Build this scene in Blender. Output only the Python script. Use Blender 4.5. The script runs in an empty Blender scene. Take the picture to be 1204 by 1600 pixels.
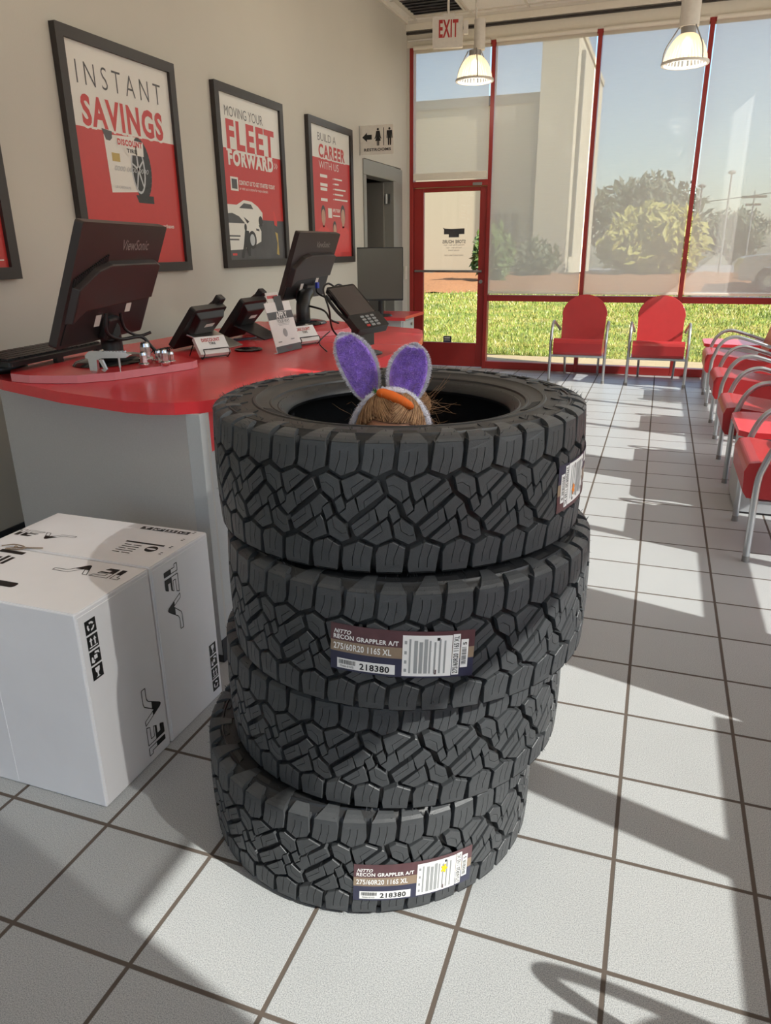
import bpy, math, random
from mathutils import Vector, Matrix
sc = bpy.context.scene
PI = math.pi
random.seed(7)
def rad(a): return a*PI/180

# ------------------------------------------------------------------ camera
cam = bpy.data.objects.new('camera', bpy.data.cameras.new('camera'))
sc.collection.objects.link(cam); sc.camera = cam
cam.data.sensor_fit = 'VERTICAL'; cam.data.sensor_height = 36.0
cam.data.lens = 1144.67*36.0/1600.0
cam.data.clip_start = 0.05; cam.data.clip_end = 500
_p, _y, _r = 0.344424359, -0.348541217, -0.0111582574
fwd = Vector((math.sin(_y)*math.cos(_p), math.cos(_y)*math.cos(_p), -math.sin(_p)))
rt0 = Vector((math.cos(_y), -math.sin(_y), 0)); up0 = rt0.cross(fwd)
rt = rt0*math.cos(_r)+up0*math.sin(_r); up = up0*math.cos(_r)-rt0*math.sin(_r)
M3 = Matrix((rt, up, -fwd)).transposed()
cam.matrix_world = Matrix.Translation((1.51256, -1.17508, 1.39614)) @ M3.to_4x4()

# ------------------------------------------------------------------ light
EXPOSURE = 0.26
SUN = 9.0
SKY = 0.27
w = bpy.data.worlds.new('world'); sc.world = w; w.use_nodes = True
nt = w.node_tree; bg = nt.nodes['Background']
sky = nt.nodes.new('ShaderNodeTexSky'); sky.sky_type = 'NISHITA'; sky.sun_disc = False
sky.sun_elevation = rad(40.6); sky.sun_rotation = rad(106); sky.air_density = 1.0; sky.dust_density = 1.2; sky.ozone_density = 1.0
nt.links.new(sky.outputs[0], bg.inputs[0]); bg.inputs[1].default_value = SKY
sun = bpy.data.objects.new('sun', bpy.data.lights.new('sun', 'SUN'))
sc.collection.objects.link(sun); sun.data.energy = SUN; sun.data.angle = rad(0.6); sun.data.color = (1.0, 0.965, 0.91)
sun.rotation_euler = Vector((-1, 0.285, -0.89)).to_track_quat('-Z', 'Y').to_euler(); sun.location = (6, -3, 6)
vs = sc.view_settings
vs.view_transform = 'Standard'; vs.look = 'None'; vs.gamma = 1; vs.exposure = EXPOSURE; vs.use_curve_mapping = False
sc.cycles.max_bounces = 10; sc.cycles.diffuse_bounces = 5; sc.cycles.transparent_max_bounces = 24
sc.cycles.use_denoising = True; sc.cycles.sample_clamp_indirect = 6

# ------------------------------------------------------------------ materials
def lin(c):
    if isinstance(c, str): c = tuple(int(c[i:i+2], 16)/255 for i in (0, 2, 4))
    return tuple((x/12.92 if x <= .04045 else ((x+.055)/1.055)**2.4) for x in c)
def mat(name, col, rough=.5, metal=0, var=.06, scale=30, bump=0, bscale=200, spec=.5, coat=0, emit=None, estr=0, trans=0, sheen=0):
    m = bpy.data.materials.new(name); m.use_nodes = True
    n = m.node_tree.nodes; l = m.node_tree.links; b = n['Principled BSDF']
    c = lin(col)
    b.inputs['Base Color'].default_value = (*c, 1)
    b.inputs['Roughness'].default_value = rough; b.inputs['Metallic'].default_value = metal
    b.inputs['Specular IOR Level'].default_value = spec
    if coat: b.inputs['Coat Weight'].default_value = coat; b.inputs['Coat Roughness'].default_value = .1
    if trans: b.inputs['Transmission Weight'].default_value = trans
    if sheen: b.inputs['Sheen Weight'].default_value = sheen
    if emit: b.inputs['Emission Color'].default_value = (*lin(emit), 1); b.inputs['Emission Strength'].default_value = estr
    if var or bump:
        tc = n.new('ShaderNodeTexCoord')
    if var:
        no = n.new('ShaderNodeTexNoise'); no.inputs['Scale'].default_value = scale; no.inputs['Detail'].default_value = 5
        l.new(tc.outputs['Object'], no.inputs['Vector'])
        r = n.new('ShaderNodeMapRange'); r.inputs[1].default_value = .25; r.inputs[2].default_value = .75
        r.inputs[3].default_value = 1-var; r.inputs[4].default_value = 1+var
        l.new(no.outputs['Fac'], r.inputs[0])
        mx = n.new('ShaderNodeMix'); mx.data_type = 'RGBA'; mx.blend_type = 'MULTIPLY'; mx.inputs[0].default_value = 1
        mx.inputs[6].default_value = (*c, 1); l.new(r.outputs[0], mx.inputs[7]); l.new(mx.outputs[2], b.inputs['Base Color'])
    if bump:
        nb = n.new('ShaderNodeTexNoise'); nb.inputs['Scale'].default_value = bscale; nb.inputs['Detail'].default_value = 3
        l.new(tc.outputs['Object'], nb.inputs['Vector'])
        bp = n.new('ShaderNodeBump'); bp.inputs['Strength'].default_value = bump; bp.inputs['Distance'].default_value = .003
        l.new(nb.outputs['Fac'], bp.inputs['Height']); l.new(bp.outputs[0], b.inputs['Normal'])
    return m
def mixmat(name, build):
    m = bpy.data.materials.new(name); m.use_nodes = True
    n = m.node_tree.nodes; n.remove(n['Principled BSDF'])
    build(n, m.node_tree.links, n['Material Output']); return m
def sh(n, t, **k):
    s = n.new(t)
    for a, v in k.items(): s.inputs[a].default_value = v
    return s
def glass_build(n, l, o, tint=(1, 1, 1, 1), k=.9):
    tr = sh(n, 'ShaderNodeBsdfTransparent', Color=tint); gl = sh(n, 'ShaderNodeBsdfGlossy', Roughness=.02)
    fr = sh(n, 'ShaderNodeFresnel', IOR=1.45); mu = n.new('ShaderNodeMath'); mu.operation = 'MULTIPLY'; mu.inputs[1].default_value = k
    mx = n.new('ShaderNodeMixShader'); l.new(fr.outputs[0], mu.inputs[0]); l.new(mu.outputs[0], mx.inputs[0])
    l.new(tr.outputs[0], mx.inputs[1]); l.new(gl.outputs[0], mx.inputs[2]); l.new(mx.outputs[0], o.inputs[0])
GLASS = mixmat('window_glass', lambda n, l, o: glass_build(n, l, o, (.97, .985, .98, 1)))
def shade_build(n, l, o, openness=.42, through=.55):
    tc = n.new('ShaderNodeTexCoord'); wv = n.new('ShaderNodeTexNoise'); wv.inputs['Scale'].default_value = 60; wv.inputs['Detail'].default_value = 2
    mp = n.new('ShaderNodeMapping'); mp.inputs['Scale'].default_value = (.08, .08, 6); l.new(tc.outputs['Object'], mp.inputs[0]); l.new(mp.outputs[0], wv.inputs['Vector'])
    mr = n.new('ShaderNodeMapRange'); mr.inputs[3].default_value = openness-.04; mr.inputs[4].default_value = openness+.04; l.new(wv.outputs['Fac'], mr.inputs[0])
    tr = sh(n, 'ShaderNodeBsdfTransparent', Color=(1, 1, 1, 1))
    df = sh(n, 'ShaderNodeBsdfDiffuse', Color=(.88, .85, .80, 1)); tl = sh(n, 'ShaderNodeBsdfTranslucent', Color=(.80, .77, .72, 1))
    m1 = n.new('ShaderNodeMixShader'); m1.inputs[0].default_value = through; l.new(df.outputs[0], m1.inputs[1]); l.new(tl.outputs[0], m1.inputs[2])
    m2 = n.new('ShaderNodeMixShader'); l.new(mr.outputs[0], m2.inputs[0]); l.new(m1.outputs[0], m2.inputs[1]); l.new(tr.outputs[0], m2.inputs[2])
    l.new(m2.outputs[0], o.inputs[0])
SHADE = mixmat('shade_fabric', lambda n, l, o: shade_build(n, l, o, .27, .45))
SHADE_R = mixmat('shade_fabric_side', lambda n, l, o: shade_build(n, l, o, .17, .78))
def lens_build(n, l, o):
    tr = sh(n, 'ShaderNodeBsdfTransparent', Color=(1, .95, .86, 1)); tl = sh(n, 'ShaderNodeBsdfTranslucent', Color=(.80, .70, .54, 1))
    gl = sh(n, 'ShaderNodeBsdfGlossy', Roughness=.12)
    a = n.new('ShaderNodeMixShader'); a.inputs[0].default_value = .55; l.new(tr.outputs[0], a.inputs[1]); l.new(tl.outputs[0], a.inputs[2])
    b = n.new('ShaderNodeMixShader'); b.inputs[0].default_value = .14; l.new(a.outputs[0], b.inputs[1]); l.new(gl.outputs[0], b.inputs[2]); l.new(b.outputs[0], o.inputs[0])
PRISM = mixmat('prismatic_glass', lens_build)

def floor_mat():
    m = bpy.data.materials.new('floor_tile'); m.use_nodes = True
    n = m.node_tree.nodes; l = m.node_tree.links; b = n['Principled BSDF']
    tc = n.new('ShaderNodeTexCoord'); sx = n.new('ShaderNodeSeparateXYZ'); l.new(tc.outputs['Object'], sx.inputs[0])
    def M(op, a, bb=None, c=None):
        x = n.new('ShaderNodeMath'); x.operation = op
        for i, v in enumerate((a, bb, c)):
            if v is None: continue
            if isinstance(v, (int, float)): x.inputs[i].default_value = v
            else: l.new(v, x.inputs[i])
        return x.outputs[0]
    def line(s): # distance to the nearest grid line
        f = M('FRACT', M('ADD', M('DIVIDE', s, .31), 40.5)); return M('MULTIPLY', M('ABSOLUTE', M('SUBTRACT', f, .5)), .31)
    d = M('MINIMUM', line(sx.outputs[0]), line(sx.outputs[1]))
    g = n.new('ShaderNodeMapRange'); g.inputs[1].default_value = .0042; g.inputs[2].default_value = .006; l.new(d, g.inputs[0])
    cx = M('FLOOR', M('DIVIDE', sx.outputs[0], .31)); cy = M('FLOOR', M('DIVIDE', sx.outputs[1], .31))
    cb = n.new('ShaderNodeCombineXYZ'); l.new(cx, cb.inputs[0]); l.new(cy, cb.inputs[1])
    wn = n.new('ShaderNodeTexWhiteNoise'); l.new(cb.outputs[0], wn.inputs['Vector'])
    sp = n.new('ShaderNodeTexNoise'); sp.inputs['Scale'].default_value = 420; sp.inputs['Detail'].default_value = 3; l.new(tc.outputs['Object'], sp.inputs['Vector'])
    bl = n.new('ShaderNodeTexNoise'); bl.inputs['Scale'].default_value = 6; bl.inputs['Detail'].default_value = 4; l.new(tc.outputs['Object'], bl.inputs['Vector'])
    cr = n.new('ShaderNodeValToRGB'); cr.color_ramp.elements[0].position = .30; cr.color_ramp.elements[1].position = .62
    cr.color_ramp.elements[0].color = (*lin('84878a'), 1); cr.color_ramp.elements[1].color = (*lin('c0c2c2'), 1)
    l.new(sp.outputs['Fac'], cr.inputs[0])
    v = M('ADD', M('ADD', M('MULTIPLY', wn.outputs['Value'], .07), .90), M('MULTIPLY', bl.outputs['Fac'], .08))
    mul = n.new('ShaderNodeMix'); mul.data_type = 'RGBA'; mul.blend_type = 'MULTIPLY'; mul.inputs[0].default_value = 1
    l.new(cr.outputs[0], mul.inputs[6]); l.new(v, mul.inputs[7])
    mx = n.new('ShaderNodeMix'); mx.data_type = 'RGBA'; l.new(g.outputs[0], mx.inputs[0]); mx.inputs[6].default_value = (*lin('5a5048'), 1); l.new(mul.outputs[2], mx.inputs[7])
    l.new(mx.outputs[2], b.inputs['Base Color'])
    rr = n.new('ShaderNodeMapRange'); rr.inputs[3].default_value = .85; rr.inputs[4].default_value = .38; l.new(g.outputs[0], rr.inputs[0]); l.new(rr.outputs[0], b.inputs['Roughness'])
    bp = n.new('ShaderNodeBump'); bp.inputs['Distance'].default_value = .002; bp.inputs['Strength'].default_value = .5; l.new(g.outputs[0], bp.inputs['Height'])
    b2 = n.new('ShaderNodeBump'); b2.inputs['Distance'].default_value = .0006; b2.inputs['Strength'].default_value = .25; l.new(sp.outputs['Fac'], b2.inputs['Height']); l.new(bp.outputs[0], b2.inputs['Normal'])
    l.new(b2.outputs[0], b.inputs['Normal']); return m
FLOOR = floor_mat()
def grass_mat():
    m = bpy.data.materials.new('lawn'); m.use_nodes = True
    n = m.node_tree.nodes; l = m.node_tree.links; b = n['Principled BSDF']
    tc = n.new('ShaderNodeTexCoord'); a = n.new('ShaderNodeTexNoise'); a.inputs['Scale'].default_value = .9; a.inputs['Detail'].default_value = 8
    a2 = n.new('ShaderNodeTexNoise'); a2.inputs['Scale'].default_value = 14; a2.inputs['Detail'].default_value = 6
    l.new(tc.outputs['Object'], a.inputs[0]); l.new(tc.outputs['Object'], a2.inputs[0])
    ad = n.new('ShaderNodeMath'); ad.operation = 'MULTIPLY_ADD'; l.new(a2.outputs['Fac'], ad.inputs[0]); ad.inputs[1].default_value = .55; l.new(a.outputs['Fac'], ad.inputs[2])
    cr = n.new('ShaderNodeValToRGB'); e = cr.color_ramp.elements
    e[0].position = .58; e[0].color = (*lin('5c661e'), 1); e[1].position = 1.0; e[1].color = (*lin('a8985a'), 1)
    x = e.new(.72); x.color = (*lin('7e8630'), 1); x = e.new(.84); x.color = (*lin('9a9038'), 1)
    l.new(ad.outputs[0], cr.inputs[0]); l.new(cr.outputs[0], b.inputs['Base Color']); b.inputs['Roughness'].default_value = .9
    bp = n.new('ShaderNodeBump'); bp.inputs['Strength'].default_value = 1; bp.inputs['Distance'].default_value = .08; l.new(a2.outputs['Fac'], bp.inputs['Height']); l.new(bp.outputs[0], b.inputs['Normal'])
    return m
LAWN = grass_mat()
WALL = mat('wall_paint', 'c3bfb5', .7, var=.015, scale=3, bump=.12, bscale=150)
WHITE_TRIM = mat('header_paint', 'e6dfd0', .6, var=.02)
CEIL = mat('ceiling_tile', 'efebe2', .9, var=.04, scale=60, bump=.5, bscale=260)
TBAR = mat('ceiling_grid', 'd8d2c6', .5, var=.02)
GREYDOOR = mat('grey_door_paint', '8b8a84', .45, var=.02)
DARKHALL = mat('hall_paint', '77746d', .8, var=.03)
REDAL = mat('red_aluminium', '9c2a26', .38, var=.04, scale=8)
STEEL = mat('brushed_steel', 'b4b4b2', .32, 1, var=.05)
CHROME = mat('chrome', 'd6d6d6', .14, 1, var=.04, scale=80)
TUBE = mat('satin_tube', 'b9bcbf', .30, .85, var=.03)
VINYL = mat('red_vinyl', 'b02a2d', .42, var=.05, scale=12, bump=.15, bscale=300, coat=.15)
LAM = mat('red_laminate', 'da3a40', .27, var=.03, scale=20)
LAMEDGE = mat('red_edge_band', 'd8848c', .35, var=.03)
GREYLAM = mat('grey_laminate', 'bebcb9', .5, var=.06, scale=220)
GREYLAM2 = mat('light_grey_laminate', 'b2b5b7', .45, var=.04, scale=220)
BASEB = mat('rubber_base', '26292f', .55, var=.05)
RUBBER = mat('tire_rubber', '414345', .42, var=.10, scale=40, bump=.2, bscale=500, spec=.45)
RUBBER2 = mat('tire_sidewall_groove_shade', '1f2022', .45, var=.12, scale=25, bump=.1, bscale=300, spec=.5)  # black sidewalls, darkened further to put shade into the tread groove floors
BLACKP = mat('black_plastic', '1b1b1d', .38, var=.06)
BLACKG = mat('black_gloss', '141416', .12, var=.03)
BROWNP = mat('dark_brown_plastic', '2e2626', .36, var=.05)
GREYP = mat('grey_plastic', '8d8b88', .4, .2, var=.04)
WHITE = mat('white_card', 'e9e8e6', .55, var=.02)
BOXW = mat('white_carton', 'ecebee', .5, var=.025, scale=7, bump=.35, bscale=14)
BLACK = mat('black_print', '151515', .5, var=.05)
PRED = mat('poster_red', 'c03a38', .35, var=.02)
PWHITE = mat('poster_white', 'dcd9d2', .35, var=.01)
PGREY = mat('poster_grey', '4c4a4c', .35, var=.2, scale=9)
PDARK = mat('poster_dark', '2a2828', .35, var=.1)
PSILV = mat('poster_silver', 'b7babd', .35, var=.08, scale=14)
PGOLD = mat('poster_gold', 'b39a52', .35)
PSKIN = mat('poster_skin', 'b88e78', .4)
FRAME = mat('frame_black', '2f2927', .42, var=.06)
SCREEN = mat('screen_reflection_grey', '5c5a55', .16, var=.01, spec=.6)  # base lightened to grey, standing in for the reflected window
MAROON = mat('label_maroon', '583a3e', .35, var=.10, scale=50)
TAN = mat('label_tan', '8d7a66', .35, var=.08, scale=50)
NAVY = mat('label_navy', '33344a', .35, var=.10, scale=50)
LGREY = mat('label_grey_print', '9a9c9c', .5)
ORANGE = mat('orange_mark', 'f08a2a', .5)
YELLOW = mat('yellow_mark', 'e6c81e', .5)
CONC = mat('concrete', 'a08c68', .85, var=.08, scale=9)
STUCCO = mat('beige_stucco', 'b7aa8f', .85, var=.03, scale=20)
STUCCO2 = mat('cream_stucco', 'beb39c', .85, var=.03, scale=20)
ROOFG = mat('grey_coping', '6f6b63', .7)
MULCH = mat('brown_mulch', '94643c', .95, var=.3, scale=14, bump=1, bscale=30)
LEAF = mat('leaf_green', '566a30', .6, var=.35, scale=7)
LEAFY = mat('leaf_yellow_green', '9a9440', .6, var=.3, scale=6)
LEAFD = mat('leaf_dark', '4c5238', .6, var=.3, scale=5)
BARK = mat('bark', '5c4a3a', .9, var=.2)
POLE = mat('pole_grey', '7d7b78', .6)
ASPH = mat('asphalt', '8b8884', .9, var=.1, scale=10)
CARP = mat('car_paint', '8c8480', .25, .3, var=.02, coat=.5)
CARG = mat('car_glass', '2a2e32', .08)
SKIN = mat('skin', 'c98a66', .5, var=.06, scale=25)
HAIR = mat('light_brown_hair', 'b08760', .45, var=.3, scale=60)
HAIRD = mat('hair_under_layer', '7d5638', .6, var=.2, scale=60)
FURP = mat('purple_plush', 'b78fe8', .8, var=.22, scale=60, sheen=.4)
FURW = mat('white_plush', 'd9d6de', .85, var=.06, scale=60, sheen=.3)
CARROT = mat('orange_felt', 'e0671c', .8, var=.08, scale=60)
GLEAF = mat('green_felt', '3f6a2c', .8)
SHIRT = mat('cotton_shirt', '8a6a86', .9)
JEANS = mat('denim', '3a4a66', .9)
EYEW = mat('eye_white', 'e8e4df', .2)
EYEB = mat('eye_iris', '3c5060', .15)
BLUE = mat('blue_plug', '2a3bb0', .4)
BULB = mat('bulb_glow', 'ffe9c4', .5, var=0, emit='ffdfae', estr=5)
EXITR = mat('exit_red', 'b02a2a', .5)
SIGNW = mat('sign_white', 'd8d2c8', .45)
PAPER = mat('paper', 'd8d5cf', .7)

# ------------------------------------------------------------------ mesh builder
class MB:
    def __init__(s): s.v = []; s.f = []; s.m = []
    def add(s, V, F, mi=0):
        o = len(s.v); s.v += [tuple(p) for p in V]; s.f += [tuple(i+o for i in f) for f in F]; s.m += [mi]*len(F)
    def box(s, x0, x1, y0, y1, z0, z1, mi=0):
        V = [(x, y, z) for z in (z0, z1) for y in (y0, y1) for x in (x0, x1)]
        s.add(V, [(0, 2, 3, 1), (4, 5, 7, 6), (0, 1, 5, 4), (2, 6, 7, 3), (0, 4, 6, 2), (1, 3, 7, 5)], mi)
    def obox(s, c, ax, ay, az, hx, hy, hz, mi=0):   # box with its own axes
        c = Vector(c); ax, ay, az = Vector(ax), Vector(ay), Vector(az)
        V = [c+ax*x*hx+ay*y*hy+az*z*hz for z in (-1, 1) for y in (-1, 1) for x in (-1, 1)]
        s.add(V, [(0, 2, 3, 1), (4, 5, 7, 6), (0, 1, 5, 4), (2, 6, 7, 3), (0, 4, 6, 2), (1, 3, 7, 5)], mi)
    def prism(s, poly, h0, h1, fn=None, mi=0, side=None):
        fn = fn or (lambda a, b, h: (a, b, h)); n = len(poly)
        V = [fn(a, b, h0) for a, b in poly]+[fn(a, b, h1) for a, b in poly]
        s.add(V, [tuple(range(n-1, -1, -1)), tuple(range(n, 2*n))], mi)
        s.add(V, [(i, (i+1) % n, n+(i+1) % n, n+i) for i in range(n)], mi if side is None else side)
    def flat(s, poly, fn, mi=0): s.add([fn(a, b) for a, b in poly], [tuple(range(len(poly)))], mi)
    def tube(s, P, r, n=8, mi=0, cap=True, r1=None):
        P = [Vector(p) for p in P]; N = len(P); rings = []; prev = None
        for i in range(N):
            t = (P[min(i+1, N-1)]-P[max(i-1, 0)]).normalized()
            if prev is None:
                a = Vector((0, 0, 1)) if abs(t.z) < .9 else Vector((1, 0, 0)); u = t.cross(a).normalized()
            else: u = (prev-t*prev.dot(t)).normalized()
            prev = u; q = t.cross(u); rr = r if r1 is None else r+(r1-r)*i/(N-1)
            rings.append([P[i]+(u*math.cos(2*PI*k/n)+q*math.sin(2*PI*k/n))*rr for k in range(n)])
        V = [p for g in rings for p in g]
        F = [(i*n+k, i*n+(k+1) % n, (i+1)*n+(k+1) % n, (i+1)*n+k) for i in range(N-1) for k in range(n)]
        if cap: F += [tuple(range(n-1, -1, -1)), tuple((N-1)*n+k for k in range(n))]
        s.add(V, F, mi)
    def lathe(s, prof, n=32, c=(0, 0, 0), mi=0, close=False, fn=None):
        m = len(prof); V = []
        for k in range(n):
            a = 2*PI*k/n
            for r, z in prof:
                p = (c[0]+r*math.cos(a), c[1]+r*math.sin(a), c[2]+z); V.append(fn(*p) if fn else p)
        J = m if close else m-1
        s.add(V, [(k*m+j, ((k+1) % n)*m+j, ((k+1) % n)*m+(j+1) % m, k*m+(j+1) % m) for k in range(n) for j in range(J)], mi)
    def ell(s, c, r, n=16, m=10, mi=0, fn=None):
        V = []; F = []
        for j in range(m+1):
            t = PI*j/m
            for k in range(n):
                p = Vector((math.sin(t)*math.cos(2*PI*k/n)*r[0], math.sin(t)*math.sin(2*PI*k/n)*r[1], math.cos(t)*r[2]))
                if fn: p = Vector(fn(p))
                V.append(p+Vector(c))
        for j in range(m):
            for k in range(n): F.append((j*n+k, (j+1)*n+k, (j+1)*n+(k+1) % n, j*n+(k+1) % n))
        s.add(V, F, mi)
    def build(s, name, mats, parent=None, smooth=0, bevel=0, at=None, label=None, seg=2):
        o0 = Vector(parent.location) if parent is not None and at is None else Vector(at or (0, 0, 0))
        if parent is not None and at is None:
            p = parent.parent
            while p is not None: o0 += Vector(p.location); p = p.parent
        me = bpy.data.meshes.new(name); me.from_pydata([tuple(Vector(p)-o0) for p in s.v], [], s.f)
        for mm in (mats if isinstance(mats, (list, tuple)) else [mats]): me.materials.append(mm)
        me.polygons.foreach_set('material_index', s.m); me.validate(); me.update()
        if smooth:
            me.shade_smooth(); me.set_sharp_from_angle(angle=rad(smooth))
        o = bpy.data.objects.new(name, me); sc.collection.objects.link(o)
        if parent is not None: o.parent = parent
        if at is not None and parent is None: o.location = at
        if bevel:
            b = o.modifiers.new('bevel', 'BEVEL'); b.width = bevel; b.segments = seg; b.limit_method = 'ANGLE'; b.angle_limit = rad(40); b.harden_normals = False
        if label: o['label'] = label
        return o
def L(w): # world-space root at w: children of it are written in world coordinates
    return w
def thing(name, loc, label, cat, group=None, rotz=0):
    o = bpy.data.objects.new(name, None); sc.collection.objects.link(o); o.empty_display_size = .05
    o.location = loc; o.rotation_euler = (0, 0, rotz); tag(o, label, cat, group); return o
def tag(o, label, cat, group=None, kind=None):
    o['label'] = label; o['category'] = cat
    if group: o['group'] = group
    if kind: o['kind'] = kind
    return o
def struct(o): o['kind'] = 'structure'; return o
def children(o): return [c for c in bpy.data.objects if c.parent == o]
def copy_tree(o, parent=None):
    c = o.copy(); sc.collection.objects.link(c)
    if parent is not None: c.parent = parent
    for ch in children(o): copy_tree(ch, c)
    return c
def one(mb, name, mats, at, label, cat, group=None, **k):   # a thing that is a single mesh, written in world coordinates
    return tag(mb.build(name, mats, None, at=at, **k), label, cat, group)
def smooth_path(P, n=8):
    P = [Vector(p) for p in P]; out = []
    for i in range(len(P)-1):
        a, b, c, d = P[max(i-1, 0)], P[i], P[i+1], P[min(i+2, len(P)-1)]
        for k in range(n):
            t = k/n; out.append(.5*((2*b)+(c-a)*t+(2*a-5*b+4*c-d)*t*t+(3*b-a-3*c+d)*t**3))
    out.append(P[-1]); return out
def rrect(x0, y0, x1, y1, r, n=5):
    out = []
    for cx, cy, a in ((x1-r, y1-r, 0), (x0+r, y1-r, 90), (x0+r, y0+r, 180), (x1-r, y0+r, 270)):
        for k in range(n+1):
            t = rad(a+90*k/n); out.append((cx+r*math.cos(t), cy+r*math.sin(t)))
    return out
def clip(poly, a, b, c): # keep a*x+b*y<=c
    out = []
    for i in range(len(poly)):
        p, q = poly[i], poly[(i+1) % len(poly)]; dp = a*p[0]+b*p[1]-c; dq = a*q[0]+b*q[1]-c
        if dp <= 0: out.append(p)
        if dp*dq < 0:
            t = dp/(dp-dq); out.append((p[0]+(q[0]-p[0])*t, p[1]+(q[1]-p[1])*t))
    return out
_tc = {}
def text2d(body, bold=0.0, shear=0.0, sp=0):
    sp = sp or 1+max(0, bold)*3.2; key = (body, bold, shear, sp)
    if key in _tc: return _tc[key]
    cu = bpy.data.curves.new('lettering', 'FONT'); cu.body = body; cu.size = 1; cu.resolution_u = 3; cu.offset = bold; cu.shear = shear; cu.space_character = sp; cu.fill_mode = 'FRONT'
    o = bpy.data.objects.new('lettering', cu); sc.collection.objects.link(o)
    dg = bpy.context.evaluated_depsgraph_get(); me = bpy.data.meshes.new_from_object(o.evaluated_get(dg))
    V = [(v.co.x, v.co.y) for v in me.vertices]; F = [tuple(p.vertices) for p in me.polygons]
    bpy.data.objects.remove(o); bpy.data.curves.remove(cu); bpy.data.meshes.remove(me)
    xs = [p[0] for p in V]; ys = [p[1] for p in V]; x0, x1, y0, y1 = min(xs), max(xs), min(ys), max(ys)
    V = [((a-x0)/(x1-x0), (b-y0)/(y1-y0)) for a, b in V]; _tc[key] = (V, F); return V, F
def text(mb, body, box, fn, mi=0, bold=0.0, mirror=False, rot=0, shear=0.0, sp=0):
    # box = (a0,b0,a1,b1): the letters fill it exactly; fn maps (a,b) to a point
    V, F = text2d(body, bold, shear, sp); a0, b0, a1, b1 = box; P = []
    for s, t in V:
        if rot == 90: s, t = 1-t, s
        elif rot == -90: s, t = t, 1-s
        elif rot == 180: s, t = 1-s, 1-t
        if mirror: s = 1-s
        P.append(fn(a0+(a1-a0)*s, b0+(b1-b0)*t))
    mb.add(P, F, mi)
def rect(mb, a0, b0, a1, b1, fn, mi=0): mb.flat([(a0, b0), (a1, b0), (a1, b1), (a0, b1)], fn, mi)
def ngon(cx, cy, rx, ry=None, n=20): ry = ry or rx; return [(cx+rx*math.cos(2*PI*k/n), cy+ry*math.sin(2*PI*k/n)) for k in range(n)]

# ================================================================== SETTING
XL, XR, YF, ZC = -1.36, 2.88, 7.85, 3.75
YB = -5.0
b = MB(); b.box(-4.0, XR+.1, YB, YF+.06, -.12, 0); struct(b.build('floor', FLOOR))
b = MB(); b.box(XL-.14, XL, YB, 6.115, 0, ZC); struct(b.build('wall_left', WALL))
# recessed piece of the left wall with the doorway
XD = -1.43
b = MB(); b.box(XD-.10, XD, 6.115, 6.40, 0, ZC); b.box(XD-.10, XD, 7.56, YF+.06, 0, ZC); b.box(XD-.10, XD, 6.40, 7.56, 2.262, ZC)
struct(b.build('wall_left', WALL))
b = MB()
b.box(XD-.14, XD+.012, 6.36, 6.44, 0, 2.11); b.box(XD-.14, XD+.012, 7.28, 7.36, 0, 2.11); b.box(XD-.14, XD+.012, 6.36, 7.36, 2.11, 2.255); b.box(XD-.14, XD+.006, 7.362, 7.60, 0, 2.25)
d2 = b.build('door_2', GREYDOOR, bevel=.006); struct(d2)
b = MB(); b.box(XD-1.02, XD-.10, 7.235, 7.28, .01, 2.10); leaf = b.build('door_leaf', DARKHALL, d2, bevel=.003)
b = MB()
for z in (.25, 1.15, 1.93): b.tube([(XD-.075, 7.262, z-.05), (XD-.075, 7.262, z+.05)], .011, 8); b.box(XD-.10, XD-.03, 7.272, 7.282, z-.05, z+.05)
b.build('hinge', STEEL, d2, smooth=40)
b = MB(); b.box(-2.9, XD-.1, 6.2, 6.32, 0, 2.6); b.box(-2.95, -2.85, 6.2, 7.9, 0, 2.6); b.box(-2.9, XD-.1, 7.62, 7.74, 0, 2.6); b.box(-2.9, XD-.1, 6.2, 7.74, 2.5, 2.6)
struct(b.build('wall_hallway', DARKHALL))
b = MB(); b.box(XL, XL+.012, YB, 6.115, 0, .135); struct(b.build('baseboard_left', BASEB, bevel=.003))
b = MB(); b.box(XD, XD+.012, 7.60, YF-.03, 0, .12); struct(b.build('baseboard_left', BASEB, bevel=.003))
# ceiling with its lay-in grid
b = MB(); b.box(XL-.2, XR+.1, YB, YF+.06, ZC, ZC+.1); struct(b.build('ceiling', CEIL))
b = MB()
for x in (-1.31, -.69, -.08, .53, 1.14, 1.75, 2.36): b.box(x-.012, x+.012, YB, YF-.04, ZC-.008, ZC+.002)
y = 7.64
while y > YB: b.box(XL, XR, y-.012, y+.012, ZC-.0075, ZC+.002); y -= .61
b.box(XL, XL+.025, YB, 6.115, ZC-.03, ZC+.002); b.box(XD, XD+.025, 6.115, YF, ZC-.03, ZC+.002); b.box(XD, XR, YF-.10, YF-.06, ZC-.03, ZC+.002)
struct(b.build('trim_1', TBAR))
# far wall: header above the glass and two rails along it
b = MB(); b.box(XD, XR+.1, YF-.05, YF+.12, 3.50, ZC); struct(b.build('wall_back', WHITE_TRIM))
b = MB(); b.box(XD, XR, YF-.085, YF-.05, 3.625, 3.645); struct(b.build('trim_2', FRAME))
b = MB(); b.box(XD, XR, YF-.10, YF-.05, 3.655, 3.72); struct(b.build('trim_3', WHITE_TRIM, bevel=.004))
b = MB(); b.box(XD, -1.40, YF-.06, YF+.06, 0, 3.5); struct(b.build('wall_back', WALL))

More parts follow.
